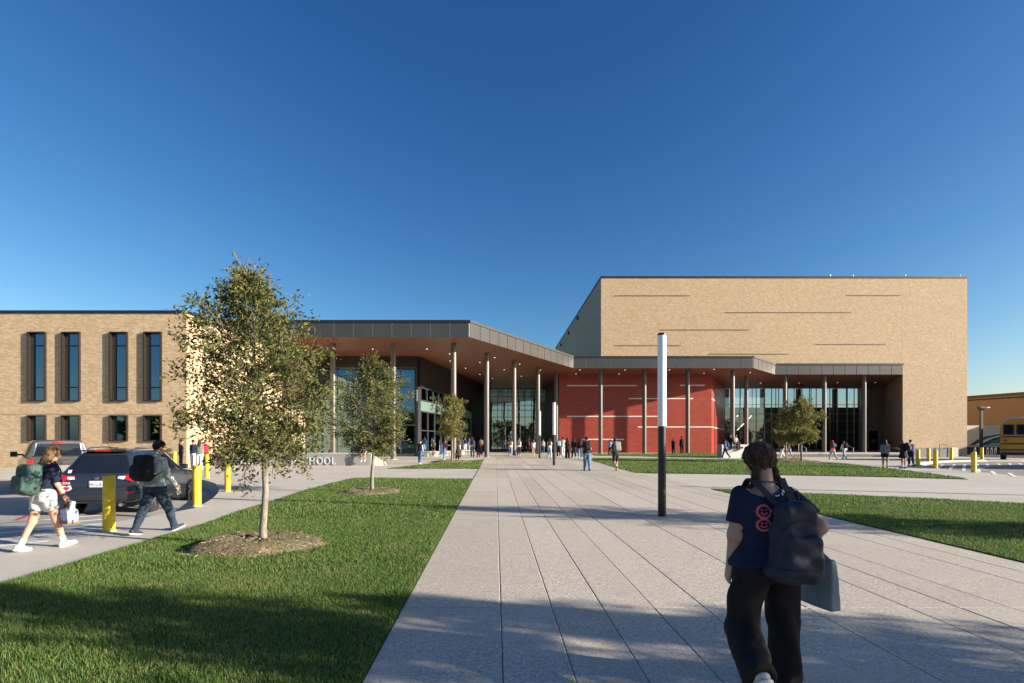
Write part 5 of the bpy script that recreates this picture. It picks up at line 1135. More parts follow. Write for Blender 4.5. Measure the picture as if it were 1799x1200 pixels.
    for sd in (-1, 1):
        _, k, a, d, u = fig.leg[sd]
        def shf(P):
            o = smu([cap(P, a-u*.028*s-d*.035*s, a-u*.035*s+d*.05*s, .046*s, .042*s), cap(P, a-u*.045*s+d*.02*s, a-u*.052*s+d*.150*s, .041*s, .034*s)], .02); return np.maximum(np.maximum(o, -ax(P, a-u*.075*s, u)), ax(P, a+u*.022*s, u))
        b0 = np.minimum(a-u*.09*s-d*.12*s, a+d*.24*s+u*.05*s)-.07*s; b1 = np.maximum(a-u*.09*s-d*.12*s, a+d*.24*s+u*.05*s)+.07*s; v2 = min(vox, .016); V, Q = mesh_sdf(shf, b0, b1, v2); so_ = np_mesh('shoe', V, Q, m_plain('shoe_%d%d%d' % tuple(int(x*99) for x in shoe), shoe, .6), root, smooth=True)
        if fine or vox < .02:
            def sof(P): return np.maximum(np.maximum(smu([cap(P, a-u*.058*s-d*.045*s, a-u*.060*s+d*.155*s, .048*s, .043*s)], .01), -ax(P, a-u*.084*s, u)), ax(P, a-u*.058*s, u))
            V, Q = mesh_sdf(sof, b0, b1, .010); np_mesh('sole', V, Q, m_plain('sole_white', (.66, .66, .64), .6), so_, smooth=True)
        if sock:
            dv = (k-a)/np.linalg.norm(k-a); V, Q = mesh_sdf(lambda P: np.maximum(np.maximum(cap(P, a-u*.02, a+dv*.2*s, .046*s, .046*s), ax(P, a+dv*.13*s, dv)), -ax(P, a-u*.01, u)), a-.12, a+.24, v2); np_mesh('sock', V, Q, m_cloth(sock), root, smooth=True)
    M = fig.HR; c = fig.head; Lh = lambda x, y, z: c+M@np.array([x, y, z])*s
    def hairf(P):
        q = (P-c)@M/s; fu = 1.12 if hair == 'braids' else 1.0; o = ell(P, Lh(0, -.016, .024), (.086*s*fu, .104*s*fu, .107*s*(1+(fu-1)*.5)), M); face = np.maximum(q[:, 1]-.028-np.maximum(q[:, 2], 0)*.55, .062-q[:, 2]) if hair != 'hoodup' else None
        keep = q[:, 1]-(.030+np.clip(q[:, 2], 0, .1)*.75); low = -.035 if hair == 'short' else -.07; o = np.maximum(o, np.minimum(keep, 9)*s); o = np.maximum(o, (low-q[:, 2]+np.clip(-q[:, 1]-.02, 0, 1)*-.35)*s)
        if hair in ('long', 'pony'):
            b = Lh(0, -.07, .03); w1 = .085 if hair == 'long' else .03; e = fig.neck-fw*(.115 if hair == 'long' else .12)*s*bulk**.4-up*(.16 if hair == 'long' else .12)*s
            o = smin(o, prof(P, e, b, rt, [(0, w1*.75*s, .022*s, 0), (.4, w1*1.12*s, .034*s, 0), (.8, w1*.98*s, .05*s, 0), (1, w1*.75*s, .04*s, 0)], 2.2), .03)
            if hair == 'long':
                for sd in (-1, 1): o = smin(o, cap(P, Lh(sd*.066, -.03, .0), fig.neck+rt*sd*.075*s-up*.01*s-fw*.05*s, .032*s, .03*s), .03)
        if hair == 'bun': o = smin(o, ell(P, Lh(0, -.11, .06), (.05*s, .045*s, .045*s), M), .01)
        if hair == 'braids':
            for sd in (-1, 1):
                p0 = Lh(sd*.062, -.045, -.055); p1 = fig.neck+rt*sd*.085*s+up*.035*s-fw*.03*s; p2 = fig.neck+rt*sd*.088*s+fw*.06*s-up*.05*s
                for k in range(9):
                    t = k/8; p = p0*(1-t)**2+p1*2*t*(1-t)+p2*t*t; p = p+rt*(.007*s if k % 2 else -.007*s); o = smin(o, ell(P, p, (.026*s, .024*s, .021*s)), .008)
            o = o+.004*np.sin(q[:, 0]*130+q[:, 2]*40)*(q[:, 2] < .06)
        if vox < .02: o = o+.0055*np.sin(q[:, 0]*75+6*np.sin(q[:, 2]*24))*np.sin(q[:, 2]*48+4*np.sin(q[:, 1]*40))+.003*np.sin(q[:, 1]*120+q[:, 2]*60)
        return o
    if hair and hair != 'hoodup':
        V, Q = mesh_sdf(hairf, np.minimum(c-.17*s, fig.neck-.33*s) if hair in ('long', 'pony') else c-.24*s, c+.17*s, min(vox, .018)); out['hair'] = np_mesh('hair', V, Q, m_hair(hc), root, smooth=True)
        if vox < .02:                      # loose strands lying over the hair mass
            rs = np.random.default_rng(int(h*1000)); bvh = BVHTree.FromPolygons([Vector(v) for v in V], [tuple(int(i) for i in q) for q in Q]); st = MB()
            for i in rs.integers(0, len(V), 520):
                p = Vector(V[i]); d = Vector(-up)+Vector(rs.normal(size=3))*.35-Vector(fw)*.1; path = []
                for k in range(5):
                    q, nrm, _, _ = bvh.find_nearest(p); path.append(q+(q-Vector(c)).normalized()*(.002+.0045*rs.random()+(.004 if k == 4 else 0))); p = q+d.normalized()*.019*s
                st.tube(path, [.0022, .002, .0018, .0014, .0007], 3, cap=False)
            so2 = st.build('hair_strands', m_hair(tuple(x*1.5 for x in hc)), out['hair'], local=True, smooth=True); so2['kind'] = 'stuff'
    if hair == 'hoodup':
        V, Q = mesh_sdf(lambda P: np.maximum(smu([ell(P, Lh(0, -.01, .02), (.100*s, .115*s, .122*s), M), cap(P, fig.neck-fw*.02*s, fig.hd, .10*s, .085*s)], .03), ((P-c)@M)[:, 1]-.06*s), c-.34*s, c+.2*s, .018); np_mesh('hood', V, Q, m_cloth(hc), root, smooth=True)
    if vox < .02:
        for sd in (-1, 1):
            e = Lh(sd*.030, .083, .013); m = MB(); n = 8
            for j in range(5):
                a = math.pi*j/4
                for k in range(n): b = 2*math.pi*k/n; m.v.append(tuple(e+M@np.array([math.sin(a)*math.cos(b), math.cos(a), math.sin(a)*math.sin(b)])*.011*s))
            m.f = [(j*n+k, j*n+(k+1) % n, (j+1)*n+(k+1) % n, (j+1)*n+k) for j in range(4) for k in range(n)]; m.build('eye', m_plain('eye_dark', (.05, .035, .03), .2), root, local=True)
    if pack:
        w, hgt, dp, lab = pack; back = fig.chest-fw*(.108*s*bulk**.9+dp/2+.012)+up*(.02+pack_off)*s+rt*pack_x; Mx = np.stack([rt, fw, up], 1); br = empty('backpack', base, R(face), lab, 'backpack')
        def pf(P):
            q = (P-back)@Mx; P = P+(rt*(q[:, 0]*slouch*(q[:, 2]/hgt+.35))[:, None]+fw*(.10*slouch*q[:, 2])[:, None] if slouch else 0); o = rbox(P, back, (w/2, dp/2, hgt/2), min(dp, w)*.34, Mx); o = o+.012*np.clip(q[:, 2]/hgt, -.5, .5)*2; o = smin(o, rbox(P, back-fw*dp*.42-up*hgt*.17, (w*.40, dp*.28, hgt*.25), .03, Mx), .012); o = o+(.010*np.sin(q[:, 2]*22-q[:, 0]*26+2.2*np.sin(q[:, 0]*14))*np.sin(q[:, 0]*17+q[:, 2]*9)+.005*np.sin(q[:, 2]*47+q[:, 0]*38) if slouch else 0); return o+(folds(P, .006, .5, 2.0) if vox < .02 else 0)
        V, Q = mesh_sdf(pf, back-(w/2+dp/2+hgt/2), back+(w/2+dp/2+hgt/2), min(vox, .02)); bp = np_mesh('bag', V, Q, m_cloth(pack_c, .7, 1), br, smooth=True); out['packVQ'] = (V, Q); out['pack'] = br; out['packback'] = back
        for sd in (-1, 1):
            off = .022*s+.006
            pts = [back+up*hgt*.40+rt*sd*.055*s+fw*dp*.4, fig.neck+rt*sd*.085*s*bulk**.3-fw*.075*s+up*.005*s, fig.neck+rt*sd*.105*s*bulk**.3+up*.035*s*(1 if bulk < 1.2 else 1.2), fig.neck+rt*sd*.115*s+fw*.085*s*bulk**.4-up*.05*s, fig.chest+rt*sd*.135*s*bulk**.6+fw*.125*s*bulk**.5, fig.chest-up*.09*s+rt*sd*.152*s*bulk**.9+fw*.0*s, back-up*hgt*.36+rt*sd*w*.42+fw*dp*.4]
            P3 = [Vector(p) for p in pts]; C = []
            for i in range(len(P3)-1):
                a0, a1, a2, a3 = P3[max(i-1, 0)], P3[i], P3[i+1], P3[min(i+2, len(P3)-1)]
                for k in range(4): t = k/4; C.append(.5*((2*a1)+(-a0+a2)*t+(2*a0-5*a1+4*a2-a3)*t*t+(-a0+3*a1-3*a2+a3)*t**3))
            C.append(P3[-1]); m = MB()
            for i, p in enumerate(C):
                sw = Vector(rt)*.024*s; m.v += [tuple(p-sw), tuple(p+sw), tuple(p+sw+Vector((0, 0, .008))+Vector(-fw)*0), tuple(p-sw+Vector((0, 0, .008)))]
            m.f = [(i*4+k, i*4+(k+1) % 4, (i+1)*4+(k+1) % 4, (i+1)*4+k) for i in range(len(C)-1) for k in range(4)]; m.build('strap', m_cloth(tuple(x*.8 for x in pack_c), .7), br, local=True)
    return out
# ------------------------------------------------------------------ the students, far to near
WALK = [dict(tL=20, tR=-16, kL=6, kR=24, aL=-16, aR=18), dict(tL=-15, tR=20, kL=22, kR=6, aL=18, aR=-16), dict(tL=9, tR=-7, kL=4, kR=12, aL=-6, aR=8)]
STAND = dict(tL=2, tR=-2, kL=2, kR=2, aL=3, aR=2, eL=15, eR=15, lean=0); PHONE = dict(tL=2, tR=-3, kL=2, kR=3, aL=25, aR=28, eL=85, eR=80, lean=2, hpitch=28)
SITP = dict(tL=84, tR=80, kL=86, kR=80, aL=25, aR=20, eL=40, eR=50, lean=6, hpitch=15)
DARKH, BRN, RDH, BLD = (.012, .010, .009), (.05, .028, .016), (.16, .045, .02), (.24, .16, .08)
S1, S2, S3, S4 = (.46, .27, .19), (.34, .19, .125), (.19, .105, .07), (.10, .055, .04)
NAVY, BLACK, WHITE, GREY, JEAN, LJEAN, TAN, REDC = (.014, .02, .055), (.012, .012, .013), (.62, .62, .62), (.28, .29, .30), (.05, .085, .16), (.20, .30, .42), (.42, .27, .16), (.42, .025, .03)
def far(label, px, foot, head, face, pose, **kw):
    p = G(px, foot); h = min(1.86, max(1.5, (foot-head)*p.y/F)); return person(label, (p.x, p.y), face, h, pose=pose, **kw)
BP = lambda lab, w=.31, h=.43, d=.17: (w, h, d, lab)
far('woman in dark brown with long hair standing by the corner of the brick wing', 318, 824, 775, -60, STAND, top=(.035, .025, .022), sleeve='long', bc=(.03, .022, .02), hair='long', hc=DARKH, skin=S2)
far('student in navy top and white trousers next to the one with auburn hair', 339, 823, 775, -10, STAND, top=NAVY, sleeve='long', bc=(.55, .56, .57), hair='short', hc=DARKH, skin=S2)
far('student with long auburn hair and pale grey trousers by the lettered wall', 350.5, 825, 774.5, 10, STAND, top=(.12, .15, .13), sleeve='short', bc=(.58, .58, .57), hair='long', hc=(.05, .02, .014), skin=S1, flare=.02)
far('student in red hooded top behind the yellow bollard', 361, 821, 776, 30, PHONE, top=(.50, .02, .03), sleeve='long', bc=BLACK, hair='short', hc=DARKH, skin=S2)
def seated(label, px, py, face, Y, seat, **kw):
    x = W(px, 0, Y).x; return person(label, (x, Y), face, 1.66, pose=SITP, seatz=seat, z=gz(x, Y), **kw)
seated('student in dark navy sitting on the lettered wall behind the big tree', 401, 0, 180, 30.15, .72, top=NAVY, sleeve='long', bc=BLACK, hair='short', hc=DARKH, skin=S2)
seated('student in black sitting on the lettered wall above the last letters', 527, 0, 180, 30.15, .72, top=BLACK, sleeve='long', bc=BLACK, hair='long', hc=DARKH, skin=S1)
seated('student with bare legs sitting at the right end of the lettered wall', 641, 0, 180, 30.15, .68, top=NAVY, sleeve='short', bottom='shorts', bc=NAVY, hair='long', hc=BRN, skin=S1)
far('boy in black vest with white sleeves and blue jeans looking down', 737.5, 815, 773.5, -25, dict(tL=6, tR=-6, kL=3, kR=8, aL=5, aR=8, eL=20, eR=18, hpitch=38, lean=3), top=(.018, .018, .022), sleeve='long', sleeve_c=(.52, .55, .60), bc=(.06, .11, .23), shoe=(.6, .6, .6), hair='short', hc=DARKH, skin=S2)
far('student in camouflage black top with bare legs left of the small tree', 761.5, 802.5, 771, 180, PHONE, top=(.06, .055, .04), sleeve='half', bottom='shorts', bc=BLACK, hair='short', hc=DARKH, skin=S2, sock=(.5, .5, .5))
far('student in dark red top and blue jeans beside the small tree trunk', 780.5, 807.5, 774.5, -70, PHONE, top=(.20, .015, .025), sleeve='long', sleeve_c=BLACK, bc=(.12, .19, .32), hair='long', hc=DARKH, skin=S2)
far('red haired student carrying a pale bag behind the column', 806.5, 797, 768.5, 5, STAND, top=(.09, .03, .03), sleeve='short', bc=(.42, .50, .58), hair='long', hc=(.20, .06, .03), skin=S1)
far('student in pale blue shorts with dark straps before the glass hall', 817, 798, 768.5, 20, STAND, top=(.30, .36, .44), sleeve='short', bottom='longshorts', bc=(.42, .52, .62), hair='short', hc=BRN, skin=S1, pack=BP('dark slim backpack of the student in pale shorts'), pack_c=BLACK)
far('tall student in pale grey hoodie and jeans before the white bench', 830, 803, 768, -8, STAND, top=(.46, .49, .52), sleeve='long', bc=(.12, .20, .34), hair='short', hc=BLD, skin=S1, pack=BP('navy backpack of the student in the pale grey hoodie'), pack_c=NAVY)
far('student in tan shorts half hidden between the hoodie wearers', 825, 797, 769, 60, STAND, top=(.03, .06, .28), sleeve='short', bottom='shorts', bc=TAN, hair='short', hc=BRN, skin=S1)
far('student in bright red hoodie just left of the wide dark column', 845, 800, 769.5, 15, STAND, top=(.52, .035, .04), sleeve='long', bc=BLACK, hair='short', hc=BRN, skin=S1, pack=BP('green grey backpack on the red hoodie'), pack_c=(.13, .15, .11))
seated('student in magenta trousers crouching before the red hoodie', 842, 0, 10, 42.6, .28, top=BLACK, sleeve='long', bc=(.26, .015, .20), hair='long', hc=DARKH, skin=S2)
seated('brown clad student sitting on the ground right of the tree trunk', 806, 0, 20, 38.3, .2, top=(.05, .035, .025), sleeve='long', bc=BLACK, hair='long', hc=BRN, skin=S1)
far('student in white top with brown bag at the first entrance column', 897, 801.5, 771, 0, WALK[2], top=WHITE, sleeve='short', bc=(.22, .32, .46), hair='long', hc=DARKH, skin=S2, pack=BP('brown shoulder backpack by the entrance column', .28, .36, .14), pack_c=(.20, .09, .04))
far('student in cream jacket right of the first entrance column', 911.5, 801, 769.5, 0, WALK[0], top=(.52, .48, .42), sleeve='long', bc=(.03, .03, .045), hair='short', hc=BRN, skin=S1, pack=BP('black and white backpack on the cream jacket'), pack_c=(.12, .12, .12))
far('student with bare tan legs walking in before the third column', 937, 800.5, 772, 5, WALK[1], top=(.55, .55, .58), sleeve='short', bottom='shorts', bc=(.22, .18, .2), hair='long', hc=BRN, skin=(.50, .29, .19))
far('student in grey sweater and jeans behind the farthest light column', 954, 797, 772, -5, WALK[2], top=GREY, sleeve='long', bc=JEAN, hair='short', hc=BRN, skin=S1)
for px, lb, c in ((922, 'student in dark clothes in the shade of the entrance, left', BLACK), (928, 'student in dark red in the shade of the entrance', (.14, .01, .018)), (941, 'student in black deep in the shade between the columns', BLACK), (961, 'student in black in the shade beside the red wall', BLACK)):
    far(lb, px, 795, 771, 0, WALK[2], top=c, sleeve='long', bc=BLACK, hair='long', hc=DARKH, skin=S2)
far('student in white tee and light blue jeans left of the middle light column', 965.5, 804, 770.5, 0, WALK[2], top=(.58, .57, .55), sleeve='short', bc=(.30, .42, .55), shoe=(.6, .6, .6), hair='long', hc=DARKH, skin=S2, pack=BP('small brown backpack on the white tee', .27, .35, .14), pack_c=(.07, .05, .04))
far('student in black with white shoes right of the middle light column', 981.5, 803, 770.5, 0, WALK[0], top=BLACK, sleeve='short', bc=BLACK, shoe=(.62, .62, .62), hair='long', hc=DARKH, skin=S4, pack=BP('pale blue backpack near the middle light column'), pack_c=(.30, .40, .62))
far('student in white and grey beside the pale blue backpack', 989, 801.5, 767.5, 0, WALK[1], top=(.40, .42, .46), sleeve='short', bc=(.58, .57, .55), hair='bun', hc=DARKH, skin=S2)
far('student in black with wide black trousers and tan shoulders', 997, 806, 769.5, 0, WALK[2], top=BLACK, sleeve='none', bc=BLACK, flare=.03, hair='long', hc=DARKH, skin=(.50, .28, .17), pack=BP('black backpack between two long haired students', .29, .4, .15), pack_c=(.02, .016, .016))
far('student in black top and dark navy trousers with long black hair', 1008, 806, 769, 0, WALK[0], top=BLACK, sleeve='long', bc=(.016, .018, .035), hair='long', hc=DARKH, skin=S2)
far('student in black top and blue jeans left of the boy with backpack', 1019, 806, 769.5, -10, WALK[1], top=BLACK, sleeve='long', bc=(.13, .21, .32), hair='long', hc=DARKH, skin=S3, pack=BP('olive black backpack on the student in black', .28, .36, .15), pack_c=(.03, .028, .022))
far('boy in black tee and blue jeans walking alone on the pavement', 1031, 827.5, 768, 4, dict(tL=5, tR=-8, kL=3, kR=12, aL=-4, aR=6, abL=12, abR=12), top=(.016, .015, .015), sleeve='short', bc=(.10, .19, .30), shoe=(.02, .02, .02), hair='short', hc=DARKH, skin=S1, vox=.02, pack=BP('black backpack of the boy in blue jeans', .30, .46, .18), pack_c=(.018, .016, .016))
far('student in green cap and brown shorts striding by the right lawn', 1081.5, 827.5, 770.5, 12, dict(tL=-4, tR=6, kL=50, kR=4, aL=15, aR=10, eL=60, eR=20), top=(.012, .05, .035), sleeve='short', bottom='longshorts', bc=(.03, .022, .02), shoe=(.30, .13, .05), sock=(.6, .6, .62), hair='hoodup', hc=(.012, .075, .045), skin=S1, vox=.02, pack=BP('grey backpack of the student in the green cap', .34, .48, .20), pack_c=(.22, .21, .21))
far('student with light blue top farther off by the red wall', 1072, 800.5, 772, -5, WALK[0], top=(.16, .26, .44), sleeve='short', bc=BLACK, hair='short', hc=DARKH, skin=S4)
far('slim student in black before the red wall, left of the pair', 1183, 798.0, 770, 160, PHONE, top=BLACK, sleeve='long', bc=BLACK, hair='short', hc=DARKH, skin=S4)
far('student in black with backpack before the red wall, right of the pair', 1198, 797.8, 767, 0, STAND, top=(.02, .02, .022), sleeve='long', bc=BLACK, hair='short', hc=DARKH, skin=S4, pack=BP('dark backpack by the red wall'), pack_c=(.03, .03, .03))
far('student in blue shirt walking past the white sign wall', 1274.5, 804.6, 773, 80, WALK[1], top=(.10, .20, .42), sleeve='short', bc=(.02, .03, .06), hair='short', hc=DARKH, skin=S4, pack=BP('teal backpack on the blue shirt', .29, .4, .16), pack_c=(.03, .07, .12))
seated('student in dark clothes sitting behind the white sign wall, left', 1283.5, 0, 150, 42.35, 1.05, top=BLACK, sleeve='long', bc=BLACK, hair='long', hc=DARKH, skin=S2)
seated('student in pale top sitting behind the white sign wall, right', 1291, 0, 200, 42.35, 1.05, top=(.40, .30, .28), sleeve='short', bc=(.10, .08, .08), hair='short', hc=DARKH, skin=S2)
far('student in black top and white trousers walking behind the right trees', 1374, 806, 772, 95, WALK[0], top=BLACK, sleeve='short', bc=(.58, .58, .58), hair='short', hc=DARKH, skin=S2)
far('student in navy top and grey shorts walking right behind the trees', 1386, 805.5, 772, 90, WALK[1], top=NAVY, sleeve='short', bottom='longshorts', bc=(.26, .29, .36), sock=(.6, .6, .6), hair='short', hc=BRN, skin=S1)
far('student in red hood and navy jacket before the steps', 1463, 807.3, 774, 5, WALK[0], top=(.40, .02, .03), sleeve='long', bc=(.36, .40, .46), hair='hoodup', hc=(.42, .03, .035), skin=S1, pack=BP('navy and white backpack on the red jacket', .30, .30, .12), pack_c=(.05, .06, .12))
far('student in white top and pale jeans before the steps', 1483, 807.3, 776, 8, WALK[1], top=(.60, .60, .60), sleeve='long', bc=(.34, .40, .48), hair='short', hc=DARKH, skin=S2, pack=BP('black backpack on the white top', .30, .42, .17), pack_c=BLACK)
far('student in pale denim jacket and black shorts on the right plaza', 1555, 822, 774, -25, dict(STAND, eL=70, eR=60, aL=12, aR=10), top=(.17, .27, .35), sleeve='long', bottom='shorts', bc=BLACK, shoe=(.02, .02, .02), hair='long', hc=DARKH, skin=(.36, .20, .14), vox=.02, bulk=1.08, pack=BP('mauve grey backpack hanging from the denim jacket', .34, .42, .2), pack_c=(.20, .17, .19), pack_off=-.1)
far('woman in black with brown hair looking at her phone on the right plaza', 1587, 823, 772.5, 30, PHONE, top=(.014, .015, .02), sleeve='short', bottom='skirt', bc=(.010, .011, .016), shoe=(.015, .015, .015), sock=(.6, .6, .6), hair='long', hc=(.06, .03, .017), skin=S2, vox=.02, bulk=1.1, pack=BP('black backpack of the woman with the phone', .33, .44, .2), pack_c=(.015, .016, .02))
far('person behind her raising both hands to hold a camera', 1600, 818, 775, -20, dict(tL=2, tR=-2, aim={-1: (-.12, .36, 1.45), 1: (.12, .36, 1.45)}), top=(.03, .04, .07), sleeve='short', bc=NAVY, hair='short', hc=BRN, skin=S1)

# --- girl with the green backpack, left edge
pg = G(76, 964)
g1 = person('girl with long fair brown hair in navy jacket and pale shorts striding along the lane', (pg.x+.02, pg.y-.02), -22, 1.50, 1.05, dict(tL=-14, tR=19, kL=10, kR=5, aL=-8, aR=12, eL=18, eR=20, abR=12, lean=8, hpitch=16, toeL=6), skin=(.48, .29, .20), top=(.012, .016, .045), sleeve='half', bottom='shorts', bc=(.52, .54, .53), shoe=(.62, .60, .57), sock=(.66, .66, .66), hair='long', hc=(.17, .105, .058), vox=.0135, pack=(.34, .44, .20, 'dark green backpack of the girl in pale shorts'), pack_c=(.045, .085, .075), fine=True, hem=.06, pack_off=-.13)
def held_bag(name, label, cat, at, face, build):
    t = empty(name, at, R(face), label, cat); build(t); return t
def world_of(o, p):
    a = o['root']; m = Matrix.Translation(a.location) @ a.rotation_euler.to_matrix().to_4x4(); return m @ Vector(p)
def hand_pt(o, sd): a = o['fig'].arm[sd]; return world_of(o, a[2]+a[3]*.10*o['fig'].s)
hp = hand_pt(g1, 1)
def lunch(t):
    Mb = rx(R(0)); f = lambda P: rbox(P, (0, 0, -.20), (.155, .07, .10), .03)+folds(P, .006, .5, 4)
    V, Q = mesh_sdf(f, (-.25, -.15, -.36), (.25, .15, -.04), .012); g = NG('tie_dye_cloth'); n = g.noise(g.obj(), 16, 4); g.col(g.ramp(n, [(.35, (.14, .22, .50)), (.6, (.50, .58, .75))])); g.set(.7); np_mesh('bag', V, Q, g.m, t, smooth=True)
    LTH = m_plain('tan_leather', (.24, .10, .04), .6); MB().obox((0, 0, -.285), (.157, 0, 0), (0, .072, 0), (0, 0, .022)).build('base_panel', LTH, t, local=True)
    for s in (-1, 1): MB().tube([(-.09, s*.055, -.13), (-.07, s*.03, -.04), (0, s*.006, .0), (.07, s*.03, -.04), (.09, s*.055, -.13)], .011, 6).build('handle', LTH, t, smooth=True, local=True)
    MB().add([(.02, -.03, -.12), (.13, -.04, -.11), (.17, -.02, .02), (.06, 0, .03), (.02, .03, -.12), (.13, .03, -.11), (.16, .03, .01), (.07, .03, .02)], [(0, 1, 2, 3), (4, 5, 6, 7), (1, 5, 6, 2), (3, 2, 6, 7), (0, 3, 7, 4)]).build('paper', m_plain('tissue_paper', (.55, .62, .75), .7), t, local=True)
held_bag('lunch_bag', 'blue tie-dye lunch bag with tan base held by the girl', 'bag', hp, -28, lunch)
# stripes round the jacket hem
fg = g1['fig']
for k, off in enumerate((.075, .045)):
    m = lambda P, off=off: np.maximum(fg.torso(P, .0215), np.abs((P-fg.hip)@fg.up-off)-.009); c = fg.hip+fg.up*off; V, Q = mesh_sdf(m, c-.24, c+.24, .009); np_mesh('hem_stripe', V, Q, m_cloth((.6, .6, .6)), g1['root'], smooth=True)
a = fg.arm[1]; MB().tube([a[2]-a[3]*.055, a[2]-a[3]*.025], .036, 14).build('watch', BLKP, g1['root'], local=True)

# --- man in the grey hoodie
pm = G(272, 936)
m1 = person('man in pale grey hoodie and dark jeans walking away past the bollard', (pm.x, pm.y), -22, 1.57, 1.16, dict(tL=-17, tR=24, kL=10, kR=5, aL=-14, aR=16, eL=16, eR=24, abR=12, lean=5, hyaw=-22, hpitch=4, toeL=8), skin=(.44, .26, .18), top=(.36, .40, .41), sleeve='long', bc=(.022, .036, .062), shoe=(.03, .03, .032), hair='short', hc=(.014, .010, .008), hood=True, vox=.0135, pack_off=-.06, pack=(.33, .44, .20, 'large black backpack of the man in the grey hoodie'), pack_c=(.012, .012, .013), fine=True)
hp = hand_pt(m1, 1)
def phone(t): MB().obox((0, .0, 0), (.006, 0, 0), (0, .04, .01), (0, -.015, .078)).build('phone_body', m_plain('phone_case', (.16, .17, .17), .3), t, local=True)
held_bag('phone', 'phone held low in the right hand of the man in the hoodie', 'phone', hp+Vector((-.02, .02, -.01)), -20, phone)

# --- the girl in front, back to the viewer
YG0 = 3.22; xg = (1348-CX)*YG0/F
g3 = person('girl with braided brown hair in navy tee and black trousers walking away in front', (xg, YG0), 2, 1.55, 1.27, dict(tL=-9, tR=9, kL=58, kR=3, aL=4, aR=6, eL=12, eR=22, abL=9, abR=15, aim={1: (.345, .02, 1.04)}, lean=3, hyaw=14, hpitch=18, toeL=6, spL=.30, spR=.13), skin=(.40, .25, .19), top=(.010, .014, .042), sleeve='short', bottom='pants', bc=(.010, .0095, .0098), flare=.042, shoe=(.48, .48, .47), hair='braids', hc=(.05, .029, .019), vox=.0085, pack_x=.045, neck_r=.135, neck_x=-.03, neck_z=-.005, slouch=.5, pack=(.285, .47, .17, 'dark slate blue backpack of the girl in front'), pack_c=(.024, .028, .043), fine=True, hem=.0, pack_off=-.20)
fg = g3['fig']; s = fg.s; rt3 = g3['root']
V, Q = g3['topVQ']; bv = BVHTree.FromPolygons([Vector(v) for v in V], [tuple(int(i) for i in q) for q in Q])
up, fw, rt = Vector(fg.up), Vector(fg.fw), Vector(fg.rt); oc = Vector(fg.chest)-fw*.8
IW = m_plain('print_white', (.58, .58, .60), .8); IP = m_plain('print_pink', (.52, .09, .13), .8); IG = m_plain('print_grey', (.26, .27, .31), .8)
def print_(name, bm, mat, off=.004): decal(name, cut_patch(bm, .012), bv, oc, rt, up, fw, off, mat, rt3)
def text_patch(body, size, x, y, rot=0.0, bold=0.0):
    bm = bmesh.new(); bm.from_mesh(text_mesh(body, size, 0)); c, sn = math.cos(rot), math.sin(rot)
    for v in bm.verts: a, b = v.co.x, v.co.y; v.co = Vector((a*c-b*sn+x, a*sn+b*c+y, 0))
    return bm
def ring_patch(x, y, r0, r1, a0=0, a1=2*math.pi, n=26):
    bm = bmesh.new(); vs = []
    for i in range(n+1):
        a = a0+(a1-a0)*i/n; vs.append((bm.verts.new((x+r0*math.cos(a), y+r0*math.sin(a), 0)), bm.verts.new((x+r1*math.cos(a), y+r1*math.sin(a), 0))))
    for p, q in zip(vs[:-1], vs[1:]): bm.faces.new((p[0], p[1], q[1], q[0]))
    return bm
print_('shirt_print', text_patch('Be', .085, -.015, .085, .25), IW); print_('shirt_print', text_patch('a', .085, .055, .10, .25), IW); print_('shirt_print', text_patch('?', .10, .155, .075, -.1), IW)
print_('shirt_print', ring_patch(.05, .02, .075, .098, -.9, .7), IG)
for (x, y, r) in ((.158, .018, .046), (-.085, .0, .044), (-.085, -.08, .040)):
    print_('shirt_print', ring_patch(x, y, r*.72, r), IP); print_('shirt_print', ring_patch(x, y, r*.30, r*.46, math.pi*1.05, math.pi*1.95, 12), IP)
    for ex in (-.28, .28): print_('shirt_print', ring_patch(x+ex*r, y+.25*r, 0.0005, r*.13, n=8), IP)
for k in range(6): print_('shirt_print', ring_patch(-.04+k*.018, .005-.004*k, .0005, .005, n=6), IW)
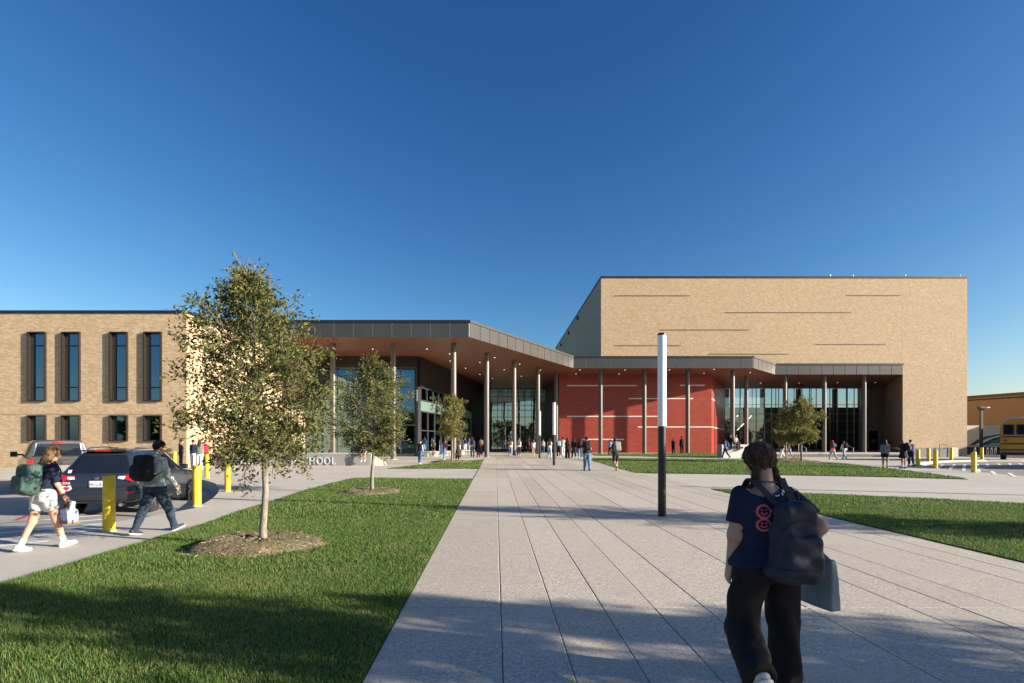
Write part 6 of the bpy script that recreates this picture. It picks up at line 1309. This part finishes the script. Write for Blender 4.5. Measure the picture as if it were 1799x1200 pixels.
# lanyard
m = MB(); C = []
for k in range(25):
    a = math.pi*2*k/24; C.append(Vector(fg.neck)+up*(.028-.035*math.cos(a)*0-.03*(math.sin(a) > .2)*math.sin(a))*s+rt*math.cos(a)*.074*s*1.0+fw*(math.sin(a)*.074*s+.002))
m.tube(C, .0045, 6, cap=False); m.build('lanyard', m_cloth((.05, .05, .16)), rt3, local=True)
# backpack details: pocket seam, zipper puller, top handle
V, Q = g3['packVQ']; pb = g3['pack']; bb = g3['packback']; bvp = BVHTree.FromPolygons([Vector(v) for v in V], [tuple(int(i) for i in q) for q in Q]); ob = Vector(bb)-fw*.8
DK = m_cloth((.010, .012, .02), .6)
decal('pocket_zip', cut_patch(ring_patch(.0, -.01, .135, .142, math.pi*.12, math.pi*.88), .02), bvp, ob, rt, up, fw, .004, DK, pb); decal('pocket_seam', tri_patch([(-.15, -.155), (.15, -.155), (.15, -.149), (-.15, -.149)], .03), bvp, ob, rt, up, fw, .004, DK, pb)
decal('side_tab', tri_patch([(.145, -.135), (.165, -.135), (.165, -.115), (.145, -.115)], .02), bvp, ob, rt, up, fw, .005, m_cloth((.45, .16, .03)), pb)
MB().tube([Vector(bb)+up*.235-rt*.045+fw*.03, Vector(bb)+up*.285-rt*.03+fw*.02, Vector(bb)+up*.285+rt*.03+fw*.02, Vector(bb)+up*.235+rt*.045+fw*.03], .009, 8).build('grab_handle', DK, pb, local=True)
# tote carried on her right side
hp = hand_pt(g3, 1)
def tote(t):
    def f(P):
        w = .13+.05*np.clip(-P[:, 2]/.36, 0, 1); d = .012+.03*np.clip(-P[:, 2]/.36, 0, 1)
        return np.maximum(np.maximum(np.abs(P[:, 0]-.03-.06*P[:, 2])-d, np.abs(P[:, 1])-w), np.maximum(P[:, 2]+.05, -P[:, 2]-.36))+folds(P, .005, .4, 5)
    V, Q = mesh_sdf(f, (-.2, -.32, -.56), (.2, .32, .02), .011); np_mesh('bag', V, Q, m_cloth((.20, .25, .28), .8, 1), t, smooth=True)
    for sx in (-.0, .05): MB().tube([(sx, -.09, -.06), (sx*.4, -.03, .0), (sx*.4, .03, .0), (sx, .09, -.06)], .008, 6).build('handle', m_cloth((.20, .25, .28), .8, 1), t, smooth=True, local=True)
held_bag('tote_bag', 'pale blue grey tote bag hanging at the right side of the girl in front', 'bag', hp+Vector((.0, .0, .012)), 14, tote)
